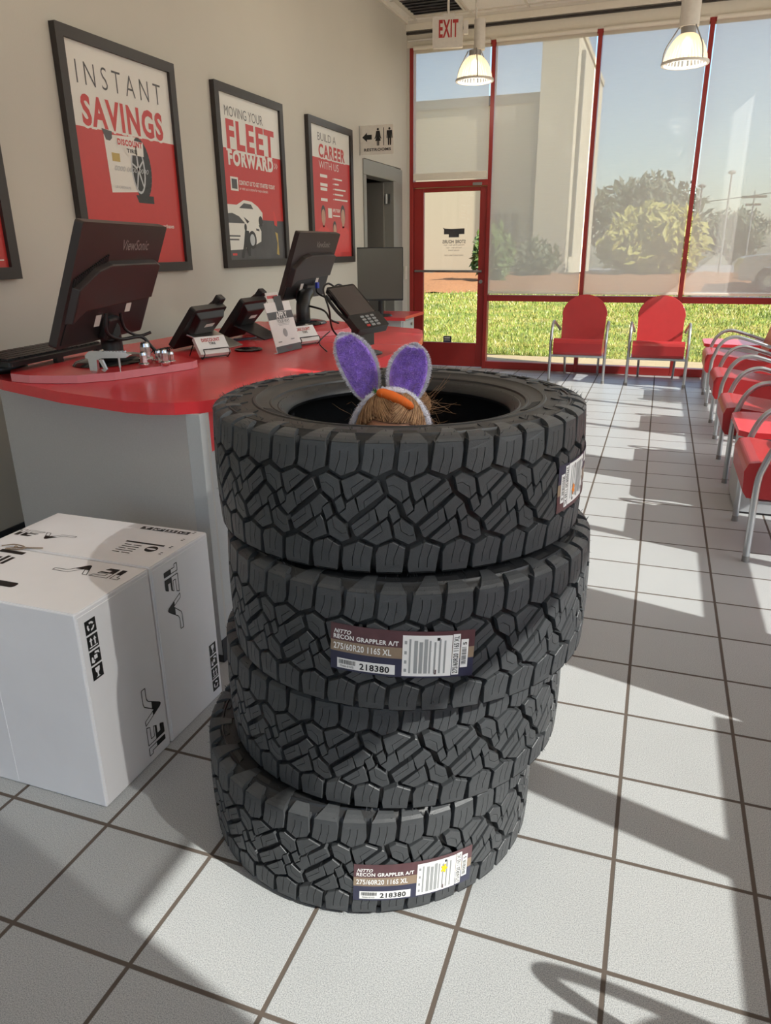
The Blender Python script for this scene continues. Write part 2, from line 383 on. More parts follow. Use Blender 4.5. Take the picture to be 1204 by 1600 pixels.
def farwin(no, x0, x1, kinds):
    """one bay of the storefront: red frame, glass, roller shade"""
    f = MB(); D0, D1 = YF-.055, YF+.055
    f.box(x0-.022, x0+.022, D0, D1, 0, 3.5)
    f.box(x0+.022, x1-.022, D0, D1, 3.46, 3.5)
    g = MB()
    if kinds == 'door': f.box(x0+.022, x1-.022, D0, D1, 2.07, 2.135); g.box(x0+.02, x1-.02, YF-.004, YF+.004, 2.12, 3.47)
    else:
        f.box(x0+.022, x1-.022, D0, D1, .80, .868); f.box(x0+.022, x1-.022, D0, D1, 0, .088)
        g.box(x0+.02, x1-.02, YF-.004, YF+.004, .86, 3.47); g.box(x0+.02, x1-.02, YF-.004, YF+.004, .08, .81)
    o = f.build('window_%d' % no, REDAL, bevel=.004); struct(o)
    g.build('pane', GLASS, o)
    zb = 2.15 if kinds == 'door' else .89
    return zb
def shade(axis, a0, a1, pos, zb, zt, label, group, m, hem=.028):
    """roller shade hanging in a bay; axis 'x' hangs along the far wall, 'y' along the right wall"""
    mid = (a0+a1)/2
    at = (mid, pos, zb) if axis == 'x' else (pos, mid, zb)
    def bx(mb, u0, u1, d0, d1, z0, z1):
        if axis == 'x': mb.box(u0, u1, pos+d0, pos+d1, z0, z1)
        else: mb.box(pos+d0, pos+d1, u0, u1, z0, z1)
    r = thing('roller_shade', at, label, 'blind', group)
    f = MB(); n = 24; fn = (lambda a, z: (a, pos, z)) if axis == 'x' else (lambda a, z: (pos, a, z))
    f.flat([(a0, zb), (a1, zb), (a1, zt), (a0, zt)], fn); f.build('shade_fabric', m, r)
    h = MB(); bx(h, a0, a1, -.006, .006, zb-.004, zb+hem); h.build('hem_bar', WHITE_TRIM, r, bevel=.003)
    t = MB(); P = [(a0, pos, zt+.02), (a1, pos, zt+.02)] if axis == 'x' else [(pos, a0, zt+.02), (pos, a1, zt+.02)]
    t.tube(P, .022, 12); t.build('roller_tube', WHITE_TRIM, r, smooth=40)
    return r
BAYS = [(-1.378, -.447, 'door'), (-.447, .658, 'win'), (.658, 1.722, 'win'), (1.722, 2.80, 'win')]
SL = ['cream roller shade over the transom above the red door', 'cream roller shade right of the red door, between it and the next red mullion',
      'cream roller shade in the bay above the two red armchairs', 'cream roller shade at the far right end with a bright sunlit triangle at its foot']
for i, (x0, x1, k) in enumerate(BAYS):
    zb = farwin(i+1, x0, x1, k)
    shade('x', x0+.032, x1-.032, YF-.075, zb, 3.47, SL[i], 'roller shades on the far windows', SHADE, .07 if k == 'door' else .022)
f = MB(); f.box(2.80, XR+.1, YF-.055, YF+.06, 0, 3.5); struct(f.build('trim_4', REDAL, bevel=.004))

# red glass door
d1 = MB(); x0, x1 = -1.352, -.473
d1.box(x0, -1.235, YF-.025, YF+.025, .01, 2.065); d1.box(-.555, x1, YF-.025, YF+.025, .01, 2.065)
d1.box(-1.235, -.555, YF-.025, YF+.025, .01, .295); d1.box(-1.235, -.555, YF-.025, YF+.025, 2.02, 2.065)
d1 = d1.build('door_1', REDAL, bevel=.004); struct(d1)
b = MB(); b.box(-1.24, -.55, YF-.004, YF+.004, .29, 2.03); b.build('pane', GLASS, d1)
b = MB(); b.tube([(-1.325, YF-.075, 1.142), (-.50, YF-.075, 1.137)], .014, 10)
for x in (-1.31, -.515): b.tube([(x, YF-.075, 1.14), (x, YF-.02, 1.14)], .012, 8)
b.build('push_bar', STEEL, d1, smooth=40)
b = MB(); b.tube([(-.515, YF-.045, 1.02), (-.515, YF-.02, 1.02)], .022, 14); b.build('lock_cylinder', STEEL, d1, smooth=40)
b = MB(); b.box(-.64, -.53, YF-.06, YF-.025, 2.075, 2.105); b.build('door_closer', GREYP, d1, bevel=.004)
b = MB(); b.box(-.965, -.865, YF-.032, YF-.026, .30, .375, 0); b.box(-.95, -.88, YF-.034, YF-.032, .345, .362, 1); b.box(-.95, -.88, YF-.034, YF-.032, .322, .332, 1)
b.build('door_notice', [NAVY, SIGNW], d1)
# lettering stuck on the outside of the door glass, so it reads backwards from inside
b = MB(); fn = lambda a, z: (a, YF-.008, z)
rect(b, -.985, 1.555, -.735, 1.605, fn); rect(b, -.925, 1.520, -.80, 1.556, fn)
b.flat([(-.985, 1.605), (-1.0, 1.63), (-.97, 1.618), (-.90, 1.612), (-.735, 1.618), (-.735, 1.603)], fn)
text(b, 'STORE HOURS', (-1.0, 1.452, -.72, 1.492), fn, bold=.02, mirror=True)
text(b, 'Monday-Friday 8am - 6pm', (-.985, 1.424, -.735, 1.442), fn, mirror=True)
text(b, 'Saturday 8am - 5pm', (-.955, 1.394, -.765, 1.412), fn, mirror=True)
text(b, 'Sunday Closed', (-.925, 1.366, -.795, 1.383), fn, mirror=True)
text(b, 'DISCOUNTTIRE.COM', (-.975, 1.310, -.745, 1.326), fn, mirror=True)
b.build('store_hours_lettering', PGREY, d1)

# right wall: low glass, wide posts, shades drawn down to two metres
RB = [(-5.0, -2.2), (-2.2, -.92), (-.92, .10), (.10, .744), (1.366, 2.145), (2.145, 3.15), (3.56, 4.57), (4.57, 5.585), (5.585, 6.6), (6.6, 7.59)]
b = MB()
for a0, a1 in ((-2.3, -.93), (.744, 1.366), (3.15, 3.56), (7.59, YF+.06)): b.box(XR-.05, XR+.10, a0, a1, 0, ZC)
b.box(XR-.05, XR+.10, YB, YF, 3.5, ZC)
struct(b.build('wall_right', WALL))
no = 5
for a0, a1 in RB:
    if (a0, a1) == (-2.2, -.92): continue
    f = MB(); w2 = .05 if a0 == .10 else .022
    f.box(XR-.055, XR+.055, a0-w2, a0+w2, 0, 3.5)
    f.box(XR-.055, XR+.055, a0+w2, a1-.022, 3.46, 3.5)
    f.box(XR-.055, XR+.055, a0+w2, a1-.022, .80, .905); f.box(XR-.055, XR+.055, a0+w2, a1-.022, 0, .088)
    if a1 <= .75: f.box(XR-.02, XR+.02, a0+w2, a1-.022, .08, .82)
    g = MB(); g.box(XR-.004, XR+.004, a0+.02, a1-.02, .9, 3.47)
    if a1 > .75: g.box(XR-.004, XR+.004, a0+.02, a1-.02, .08, .81)
    o = f.build('window_%d' % no, REDAL, bevel=.004); struct(o); g.build('pane', GLASS, o); no += 1
    shade('y', a0+.04, a1-.04, XR-.075, 2.0, 3.47, 'cream roller shade drawn halfway down in the right-hand window wall', 'roller shades on the right-hand windows', SHADE_R)
# glazed front behind the camera
f = MB()
for x in (XL, -.3, .76, 1.82, XR-.02): f.box(x-.025, x+.025, YB-.05, YB+.05, 0, 3.5)
f.box(XL, XR, YB-.05, YB+.05, 3.46, ZC); f.box(XL, XR, YB-.05, YB+.05, 0, .09); f.box(XL, XR, YB-.05, YB+.05, .8, .87)
o = f.build('window_%d' % no, REDAL); struct(o)
g = MB(); g.box(XL, XR, YB-.004, YB+.004, .05, 3.47); g.build('pane', GLASS, o)

# ================================================================== OUTSIDE
b = MB(); b.box(-60, 60, -40, 60, -.30, -.14); struct(b.build('ground', ASPH))
b = MB(); b.box(-8, 14, YF+.06, 9.2, -.2, -.02); struct(b.build('sidewalk', CONC, bevel=.01))
b = MB(); b.box(XR+.1, 12, -12, YF+.06, -.2, -.02); struct(b.build('sidewalk', CONC, bevel=.01))
b = MB(); N = 40
V = []; F = []
for j in range(N+1):
    for i in range(N+1):
        x = -26+52*i/N; yy = 9.2+(36-9.2)*j/N
        V.append((x, yy, -.03+.05*math.sin(x*.7)*math.sin(yy*.5)))
for j in range(N):
    for i in range(N): F.append((j*(N+1)+i, j*(N+1)+i+1, (j+1)*(N+1)+i+1, (j+1)*(N+1)+i))
b.add(V, F); struct(b.build('lawn', LAWN, smooth=180))
rg = random.Random(3); b = MB()
for k in range(34000):
    yy = 9.25+17*rg.random()**2.0; x = -3.2+(yy-7)*.0+7.6*rg.random()*(1+(yy-9)*.05)-(yy-9)*.28
    z = -.03+.05*math.sin(x*.7)*math.sin(yy*.5); h = (.025+.045*rg.random())*(1+(yy-9)*.03); s = .006*(1+(yy-9)*.12); a = rg.random()*PI
    dx, dy = s*math.cos(a), s*math.sin(a); lx, ly = (rg.random()-.5)*.08, (rg.random()-.5)*.08
    q = rg.random()
    if x > 2.3 and yy > 23.3: continue
    b.add([(x-dx, yy-dy, z), (x+dx, yy+dy, z), (x+lx, yy+ly, z+h)], [(0, 1, 2)], 0 if q < .62 else (1 if q < .90 else 2))
G1 = mat('grass_blade', '788a2c', .7, var=.25, scale=3); G2 = mat('grass_blade_dry', 'a29a48', .8, var=.2, scale=3); G3 = mat('grass_blade_pale', 'c8c492', .8)
tag(b.build('grass', [G1, G2, G3]), 'tufts of sunlit green and dry grass outside the far windows', 'grass', kind='stuff')
b = MB(); V = []; F = []
for i in range(41):
    x = -16+24*i/40
    for j, (yy, z) in enumerate(((24.5+.5*math.sin(i), -.03), (26, .22), (30, .3), (33.9, .35))): V.append((x, yy, z+.04*math.sin(i*2.3+j)))
for i in range(40):
    for j in range(3): F.append((i*4+j, (i+1)*4+j, (i+1)*4+j+1, i*4+j+1))
b.add(V, F); struct(b.build('mulch_bed', MULCH, smooth=60))
b = MB(); b.box(2.4, 40, 23.5, 60, -.2, .04); struct(b.build('parking_lot', ASPH, bevel=.02))
# neighbouring building
bd = thing('building', (-6, 34, 0), 'beige stucco building with a taller cream pier beyond the lawn', 'building')
b = MB(); b.box(-20, -3.98, 34, 46, -.1, 7.33); b.build('wall', STUCCO, bd)
b = MB(); b.box(-20.1, -3.95, 33.9, 46, 7.18, 7.55); b.build('coping', ROOFG, bd)
b = MB(); b.box(-4.28, -3.95, 33.82, 34.1, -.1, 7.3); b.build('downspout', ROOFG, bd)
b = MB(); b.box(-4.0, -2.55, 33.2, 45, -.1, 9.62); b.build('pier', STUCCO2, bd)
b = MB(); b.box(-4.1, -2.48, 33.1, 45, 9.5, 9.75); b.build('pier_coping', STUCCO, bd)
b = MB(); b.box(-2.56, -2.4, 34.2, 34.5, 1.0, 9.0); b.build('pier_downspout', ROOFG, bd)
b = MB(); b.box(-5.9, -4.85, 33.8, 34.02, 1.2, 2.85); b.build('utility_panel', ROOFG, bd, bevel=.02)
def leafy(name, at, rx, ry, rz, n, size, m, label, cat='plant', trunk=0, group=None, seed=1):
    r = random.Random(seed); root = thing(name, at, label, cat, group); b = MB(); x, y, z = at
    for k in range(n):
        t = r.random()*2*PI; u = r.random()*2-1; q = (.55+.45*r.random())*(1+.18*math.sin(5*t+3*u))
        c = Vector((x+rx*q*math.sqrt(1-u*u)*math.cos(t), y+ry*q*math.sqrt(1-u*u)*math.sin(t), z+trunk+rz+rz*q*u))
        d = Vector((r.gauss(0, 1), r.gauss(0, 1), r.gauss(0, 1))).normalized(); e = d.orthogonal().normalized(); s = size*(.6+.8*r.random())
        f2 = d.cross(e); b.add([c-d*s, c+e*s*.45+f2*s*.1, c+d*s, c-e*s*.45+f2*s*.1], [(0, 1, 2, 3)])
    b.build('foliage', m, root)
    t = MB()
    for k in range(5):
        a = 2*PI*k/5+seed; h = trunk+rz*1.3
        t.tube([(x, y, z-.1), (x+.05*rx*math.cos(a), y, z+trunk*.6+.1), (x+.45*rx*math.cos(a), y+.4*ry*math.sin(a), z+h)], .05*rx+.012, 6, r1=.01)
    t.build('stem', BARK, root, smooth=60)
    return root
leafy('shrub', (-4.55, 27.6, .15), .72, .6, 1.0, 1500, .17, LEAF, 'green shrub standing in the mulch bed, seen past the red door glass', 'shrub', seed=2)
leafy('shrub', (-3.55, 31.5, .15), .9, .8, .75, 1100, .17, LEAFD, 'dull dark shrub at the foot of the beige building, behind the shade', 'shrub', seed=3)
leafy('tree', (.1, 51, -.1), 3.4, 2.5, 2.3, 2600, .32, LEAFD, 'dark leafy tree right of the cream pier, behind the shade', 'tree', trunk=.9, seed=4)
leafy('tree', (1.0, 33, -.1), 2.0, 1.6, 1.45, 2600, .24, LEAFY, 'yellow-green bushy tree behind the shade above the red armchairs', 'tree', trunk=.1, seed=5)
leafy('tree', (6.4, 65, -.1), 2.4, 2, 1.7, 1300, .34, LEAFD, 'hazy low tree far off behind the parked vehicle at the right edge', 'tree', trunk=.6, seed=6)
def pole(x, y, h, head, label):
    r = thing('street_light' if head else 'utility_pole', (x, y, -.1), label, 'pole'); b = MB()
    b.tube([(x, y, -.1), (x, y, h)], .06, 8, r1=.045); b.build('pole', POLE, r, smooth=60)
    c = MB()
    if head: c.ell((x, y, h+.05), (.20, .20, .10), 12, 6); c.build('lamp_head', POLE, r, smooth=60)
    else: c.box(x-.8, x+.8, y-.07, y+.07, h-.5, h-.34); c.box(x-.5, x+.5, y-.07, y+.07, h-1, h-.86); c.build('crossarm', BARK, r)
pole(4.35, 44, 4.9, True, 'street light second from the right beyond the parking lot')
pole(6.85, 44, 5.6, True, 'tall street light at the right edge beyond the parking lot')
pole(3.0, 44, 4.3, True, 'short street light left of the others, near the second mullion')
pole(7.0, 60, 5.0, False, 'utility pole with crossarms between the two right-hand street lights')
b = MB(); b.tube(smooth_path([(-8, 60, 4.3), (2, 58, 4.1), (14, 56, 5.4)]), .03, 5); one(b, 'power_line', FRAME, (-8, 60, 4.3), 'thin overhead wire strung across the sky beyond the shades', 'wire', smooth=60)
# parked vehicle
cx, cy = 6.0, 25.2
car = thing('car', (cx, cy, .04), 'dark parked vehicle seen dimly through the right-hand shade', 'car')
prof = [(-2.3, .35), (-2.35, .75), (-2.2, 1.02), (-1.35, 1.12), (-.75, 1.66), (.9, 1.72), (1.75, 1.62), (2.25, 1.05), (2.3, .4)]
wheels = (-1.45, 1.45)
bot = []
for wx in reversed(wheels): bot += [(wx+.42*math.cos(rad(a)), .35+.42*math.sin(rad(a))) for a in range(0, 181, 20)]
b = MB(); b.prism(prof+bot, -.9, .9, lambda a, z, h: (cx+a, cy+h, z+.04)); b.build('body', CARP, car, smooth=40, bevel=.05)
for sgn in (-1, 1):
    for q in ([(-1.2, 1.13), (-.7, 1.58), (-.02, 1.61), (-.02, 1.13)], [(.06, 1.13), (.06, 1.61), (.85, 1.62), (.85, 1.13)], [(.95, 1.13), (.95, 1.62), (1.6, 1.53), (1.95, 1.13)]):
        b = MB(); b.prism(q, .88*sgn, .905*sgn, lambda a, z, h: (cx+a, cy+h, z+.04)); b.build('side_window', CARG, car)
for wx in wheels:
    for sgn in (-1, 1):
        b = MB(); b.lathe([(.17, -.1), (.3, -.11), (.34, -.06), (.34, .06), (.3, .11), (.17, .1)], 24, fn=lambda x, y, z, wx=wx, sgn=sgn: (cx+wx+x, cy+.8*sgn+z, .38+y), close=True)
        o = b.build('wheel', RUBBER, car, smooth=40)
        h = MB(); h.lathe([(0, .06), (.16, .05), (.18, -.06), (0, -.06)], 16, fn=lambda x, y, z, wx=wx, sgn=sgn: (cx+wx+x, cy+.8*sgn+z, .38+y)); h.build('rim', STEEL, o, smooth=40, at=None)

# ================================================================== TIRES
TR, NP_ = .419, 21
PU = 2*PI*TR/NP_; KU = PU/530.0; KV = .00021; YC = 845
def rtop(v): return TR-.0045*(v/.124)**2
def tmap(u, v, dr): a = u/TR; r = rtop(v)+dr; return (r*math.cos(a), r*math.sin(a), v)
LUGS = [[(213, 255), (432, 255), (440, 330), (420, 480), (300, 543), (182, 488), (205, 330)],
        [(482, 255), (690, 255), (692, 440), (665, 500), (552, 552), (457, 488), (472, 330)]]
LUGS_S = [[[(245, 515), (280, 390), (282, 300)], [(315, 530), (350, 380), (353, 300)]],
          [[(510, 515), (545, 400), (548, 325)], [(585, 535), (612, 390), (617, 325)]]]
CEN = [([(370, 565), (430, 530), (535, 592), (550, 712), (490, 768), (395, 690)], [[(503, 755), (490, 660), (428, 612), (388, 622)]]),
       ([(556, 592), (683, 522), (793, 578), (602, 765), (584, 735)], [[(648, 722), (632, 655), (735, 568)]]),
       ([(672, 735), (832, 592), (850, 600), (880, 694), (737, 828), (692, 864)], [[(735, 825), (731, 765), (858, 655)]]),
       ([(497, 782), (552, 728), (582, 836), (528, 888)], []),
       ([(592, 792), (655, 742), (690, 870), (600, 965), (533, 897), (587, 845)], [])]
def slot(poly, sip, w2):
    """cut a narrow open sipe into a block outline: sip starts on the nearest edge and ends inside"""
    p0 = Vector(sip[0]); best = None
    for i in range(len(poly)):
        a, c = Vector(poly[i]), Vector(poly[(i+1) % len(poly)]); d = c-a
        t = max(.02, min(.98, (p0-a).dot(d)/d.length_squared)); q = a+d*t
        if best is None or (q-p0).length < best[0]: best = ((q-p0).length, i, q, d.normalized())
    _, i, q, d = best; pts = [q]+[Vector(s) for s in sip[1:]]
    Lf, Rt = [q-d*w2], [q+d*w2]
    for k in range(1, len(pts)):
        t = (pts[min(k+1, len(pts)-1)]-pts[k-1]).normalized(); n = Vector((-t.y, t.x))
        s = 1 if n.dot(d) < 0 else -1
        if k == 1: sg = s
        Lf.append(pts[k]+n*w2*sg); Rt.append(pts[k]-n*w2*sg)
    return poly[:i+1]+[tuple(x) for x in Lf]+[tuple(x) for x in reversed(Rt)]+poly[i+1:]
SETS = []
for P, S in list(zip(LUGS, LUGS_S))+CEN:
    for s in S: P = slot(P, s, 2.6)
    SETS.append((P, False)); SETS.append(([(975-x, 1690-y) for x, y in P], True))
def block(mb, P, u0, dep, mi=0):
    Q = [(x*KU+u0, (YC-y)*KV) for x, y in P]; n = len(Q); cx = sum(q[0] for q in Q)/n; cy = sum(q[1] for q in Q)/n
    def ring(k, dr): return [tmap(cx+(a-cx)*k, cy+(c-cy)*k, dr) for a, c in Q]
    V = ring(1.03, -dep)+ring(1.0, -.0012)+ring(.968, 0); F = []
    for j in (0, n): F += [(j+i, j+(i+1) % n, j+n+(i+1) % n, j+n+i) for i in range(n)]
    F.append(tuple(2*n+i for i in range(n))); mb.add(V, F, mi)
tread = MB()
for k in range(NP_):
    for P, _ in SETS: block(tread, P, k*PU, .0155)
# lug shoulders wrapping on to the sidewall
SH = [(.124, .4145), (.1285, .4085), (.1325, .399), (.135, .388)]; SH2 = SH+[(.1362, .373), (.1355, .358)]
for k in range(NP_):
    for j, (xa, xb) in enumerate(((213, 432), (482, 690))):
        for sgn in (1, -1):
            pr = SH2 if j == 0 else SH
            a0, a1 = (xa*KU+k*PU)/TR, (xb*KU+k*PU)/TR
            if sgn < 0: a0, a1 = ((975-xb)*KU+k*PU)/TR, ((975-xa)*KU+k*PU)/TR
            V = []
            for i, (z, r) in enumerate(pr):
                sk = .10*i*(a1-a0)*(1 if j == 0 else -.4)*.5; nar = .06*i*(a1-a0)
                for a in (a0+sk+nar, a0*.5+a1*.5+sk, a1+sk-nar): V.append((r*math.cos(a), r*math.sin(a), z*sgn))
                for a in (a0+sk+nar, a0*.5+a1*.5+sk, a1+sk-nar): V.append(((r-.010)*math.cos(a), (r-.010)*math.sin(a), (z-.008)*sgn))
            F = []
            for i in range(len(pr)-1):
                o, q = i*6, i*6+6
                F += [(o, o+1, q+1, q), (o+1, o+2, q+2, q+1), (o, q, q+3, o+3), (o+2, o+5, q+5, q+2)]
            e = (len(pr)-1)*6; F += [(e, e+1, e+4, e+3), (e+1, e+2, e+5, e+4)]
            tread.add(V, F)
rv = random.Random(5)
def whisker(mb, p, d, ln):
    p, d = Vector(p), Vector(d).normalized(); e = d.orthogonal().normalized()*.0007; f = d.cross(e).normalized()*.0007
    q = p+d*ln+Vector((rv.gauss(0, .0012), rv.gauss(0, .0012), rv.gauss(0, .0012)))
    mb.add([p+e, p-e*.5+f, p-e*.5-f, q], [(0, 1, 3), (1, 2, 3), (2, 0, 3)])
for k in range(280):
    a = rv.random()*2*PI; s = 1 if rv.random() < .75 else -1; z, r = rv.choice(SH2)
    whisker(tread, (r*math.cos(a), r*math.sin(a), z*s), (math.cos(a)*.55, math.sin(a)*.55, s*.9), .004+.007*rv.random())
for k in range(90):
    a = rv.random()*2*PI; r = .262+.012*rv.random(); z = .112
    whisker(tread, (r*math.cos(a), r*math.sin(a), z), (0, 0, 1), .005+.008*rv.random())
for k in range(120):
    a = rv.random()*2*PI; v = rv.choice((-.1, -.06, 0, .06, .1))+rv.gauss(0, .01)
    whisker(tread, tmap(a*TR, v, -.001), (math.cos(a), math.sin(a), 0), .003+.004*rv.random())
half = [(.4040, 0), (.4040, .100), (.4022, .114), (.397, .1235), (.388, .128), (.384, .1315), (.3825, .1345), (.3795, .1345), (.378, .1315), (.366, .1330), (.345, .1335), (.33, .1325), (.327, .1350), (.322, .1345), (.319, .1315),
        (.30, .1275), (.292, .1245), (.290, .1262), (.286, .1248), (.284, .1205), (.275, .1165), (.272, .1178), (.267, .1150), (.262, .109), (.2545, .103), (.2525, .097), (.256, .090),
        (.266, .098), (.285, .111), (.31, .119), (.345, .122), (.375, .113), (.391, .09), (.3945, .05)]
prof = half+[(.395, 0)]+[(r, -z) for r, z in reversed(half[1:])]
carc = MB(); carc.lathe(prof, 168, close=True)
def swz(r):
    pts = sorted((a, z) for a, z in half[9:25])
    for (r0, z0), (r1, z1) in zip(pts, pts[1:]):
        if r0 <= r <= r1: return z0+(z1-z0)*(r-r0)/max(1e-6, r1-r0)
    return .13
def swblock(poly, h=.0026):
    for sgn in (1, -1):
        def fn(a, r, hh, s=sgn): return (r*math.cos(a*s), r*math.sin(a*s), s*(swz(r)+hh))
        carc.prism(poly, -.002, h, fn)
for k in range(42):
    a = 2*PI*k/42; d = 2*PI/42
    if k % 2: swblock([(a-.32*d, .372), (a+.30*d, .372), (a+.22*d, .352), (a-.05*d, .3385), (a-.30*d, .347)])
    else: swblock([(a-.42*d, .376), (a+.42*d, .376), (a+.36*d, .366), (a-.36*d, .366)])
for a0 in (.35, 2.45, 4.5):   # groups of ribs, as on the side of the upper tire
    for k in range(14): swblock([(a0+k*.022, .300), (a0+k*.022+.011, .300), (a0+k*.022+.011, .3185), (a0+k*.022, .3185)], .0018)

def paper_label(parent, ang, z, flip, blob, tilt):
    A0, W, H, RL = 0, rad(37.6), .0985, TR+.0014
    def fnr(dr):
        def fn(s, t):
            a = (s-.5)*W; r = RL+dr-.0035*(max(0, abs(t-.5)-.38)/.12)**2*0
            return (r*math.cos(a), r*math.sin(a), (t-.5)*H)
        return fn
    f0, f1, f2, f3 = fnr(0), fnr(.0004), fnr(.0008), fnr(.0012)
    b = MB(); N = 26
    def strip(s0, s1, t0, t1, fn, mi, n=N):
        k = max(1, int(n*(s1-s0)+.99)); V = []
        for i in range(k+1):
            s = s0+(s1-s0)*i/k; V += [fn(s, t0), fn(s, t1)]
        b.add(V, [(2*i, 2*i+2, 2*i+3, 2*i+1) for i in range(k)], mi)
    T = lambda y: 1-y
    strip(0, 1, T(1), T(.60), f0, 2); strip(0, 1, T(.60), T(.36), f0, 1); strip(0, 1, T(.36), T(0), f0, 0)
    text(b, 'NITTO', (.025, T(.205), .150, T(.115)), f1, 3, bold=.03, shear=.35)
    text(b, 'RECON GRAPPLER A/T', (.022, T(.325), .478, T(.225)), f1, 3, bold=.03)
    text(b, '275/60R20 116S XL', (.022, T(.55), .43, T(.41)), f1, 3, bold=.02)
    strip(.05, .458, T(.955), T(.74), f1, 3)
    s = .064
    while s < .185: w_ = random.choice((.0022, .004, .006)); strip(s, s+w_, T(.86), T(.765), f2, 4, 1); s += w_+.0035
    text(b, '7066-0105', (.07, T(.925), .17, T(.885)), f2, 4)
    text(b, '218380', (.212, T(.925), .42, T(.785)), f2, 4, bold=.025)
    strip(.505, .842, T(.965), T(.085), f1, 3)
    for i in range(8):
        x = .55+i*.034; strip(x, x+(.024 if i in (1, 2, 3) else .012), T(.90), T(.16+.03*(i % 3)), f2, 5)
    for y in (.2, .42, .62, .8): strip(.518, .535, T(y+.07), T(y), f2, 5)
    strip(.738, .758, T(.19), T(.13), f2, 4); strip(.725, .74, T(.92), T(.82), f2, 6)
    strip(.847, .897, T(.95), T(.07), f1, 3); text(b, '275/60R20 116S XL', (.853, T(.92), .889, T(.11)), f2, 4, rot=90, bold=.015)
    strip(.905, .957, T(.80), T(.19), f1, 3); text(b, '5', (.918, T(.31), .945, T(.25)), f2, 4, rot=90, bold=.02)
    y = .36
    while y < .74: h = random.choice((.006, .012, .018)); strip(.912, .945, T(y+h), T(y), f2, 4, 1); y += h+.012
    if blob is not None: b.flat([(.735+.024*(1+.3*math.cos(5*t))*math.cos(t), T(.36)+.10*(1+.3*math.cos(5*t))*math.sin(t)) for t in [2*PI*i/30 for i in range(30)]], f3, 7)
    o = b.build('paper_label', [MAROON, TAN, NAVY, WHITE, BLACK, LGREY, MAROON, blob or ORANGE], label='printed paper label')
    o.parent = parent
    o.rotation_euler = (PI if flip else tilt, 0, ang) if flip else (0, 0, ang)
    if tilt and not flip: o.rotation_euler = (Matrix.Rotation(ang, 3, 'Z') @ Matrix.Rotation(tilt, 3, 'X')).to_euler()
    o.location = (0, 0, z); return o
TH = .272
TIRES = [((.909, .354), 0, 10, 'bottom tire of the stack, on the floor, its label marked with a yellow blot'),
         ((.963, .390), 1, 131, 'second tire up in the stack, the one with no label showing'),
         ((1.009, .362), 2, 77, 'third tire up in the stack, wearing a clean dark label at the front'),
         ((.976, .398), 3, 205, 'topmost tire of the stack, its right-hand label marked in orange')]
t0 = thing('tire', (0, 0, 0), 'tire', 'tire', 'stacked all-terrain tires')
carc.build('carcass', RUBBER2, t0, smooth=35); tread.build('tread', RUBBER, t0)
tires = []
for i, ((x, y), k, ang, lb) in enumerate(TIRES):
    o = t0 if i == 0 else copy_tree(t0)
    o.location = (x, y, TH*k+TH/2); o['label'] = 'black '+lb; tires.append(o)
    for ch in children(o): ch.rotation_euler = (0, 0, rad(ang))
paper_label(tires[2], rad(-73.4), .684-TH*2.5, False, None, rad(-2.3))
paper_label(tires[0], rad(-55.8), .099-TH*.5, False, YELLOW, rad(-3.0))
paper_label(tires[3], rad(-4.2), .943-TH*3.5, True, ORANGE, 0)

# ================================================================== WHEEL CARTONS
def logo_polys():
    one_ = [(0, 1), (.34, 1), (.34, 0), (.14, 0), (.14, .80), (0, .80)]
    e_ = [(.48, 1), (1.30, 1), (1.22, .80), (.68, .80), (.68, .60), (1.14, .60), (1.06, .42), (.68, .42), (.68, .20), (1.0, .20), (.90, 0), (.48, 0)]
    v_ = [(1.40, 1), (1.60, 1), (1.82, .42), (2.25, .95), (2.42, 1), (3.0, 1), (3.0, .78), (2.50, .78), (2.36, .70), (1.92, .06), (1.84, 0), (1.76, .06)]
    return [one_, e_, v_]
def draw_logo(mb, fn, a0, b0, a1, b1, mi=0, swap=0, cut=.52, upper=False):
    """half solid, half outlined three-letter mark; swap turns it on its side"""
    def g(x, y):
        s, t = x/3.0, y
        if swap == 90: s, t = 1-t, s
        elif swap == -90: s, t = t, 1-s
        elif swap == 180: s, t = 1-s, 1-t
        return fn(a0+(a1-a0)*s, b0+(b1-b0)*t)
    for P in logo_polys():
        Q = clip(P, 0, -1, -cut) if upper else clip(P, 0, 1, cut)
        if len(Q) > 2: mb.flat(Q, g, mi)
        n = len(P)
        for i in range(n):
            p, q = Vector(P[i]), Vector(P[(i+1) % n]); d = (q-p).normalized(); w2 = Vector((-d.y, d.x))*.018
            mb.add([g(*(p+w2)), g(*(q+w2)), g(*(q-w2)), g(*(p-w2))], [(0, 1, 2, 3)], mi)
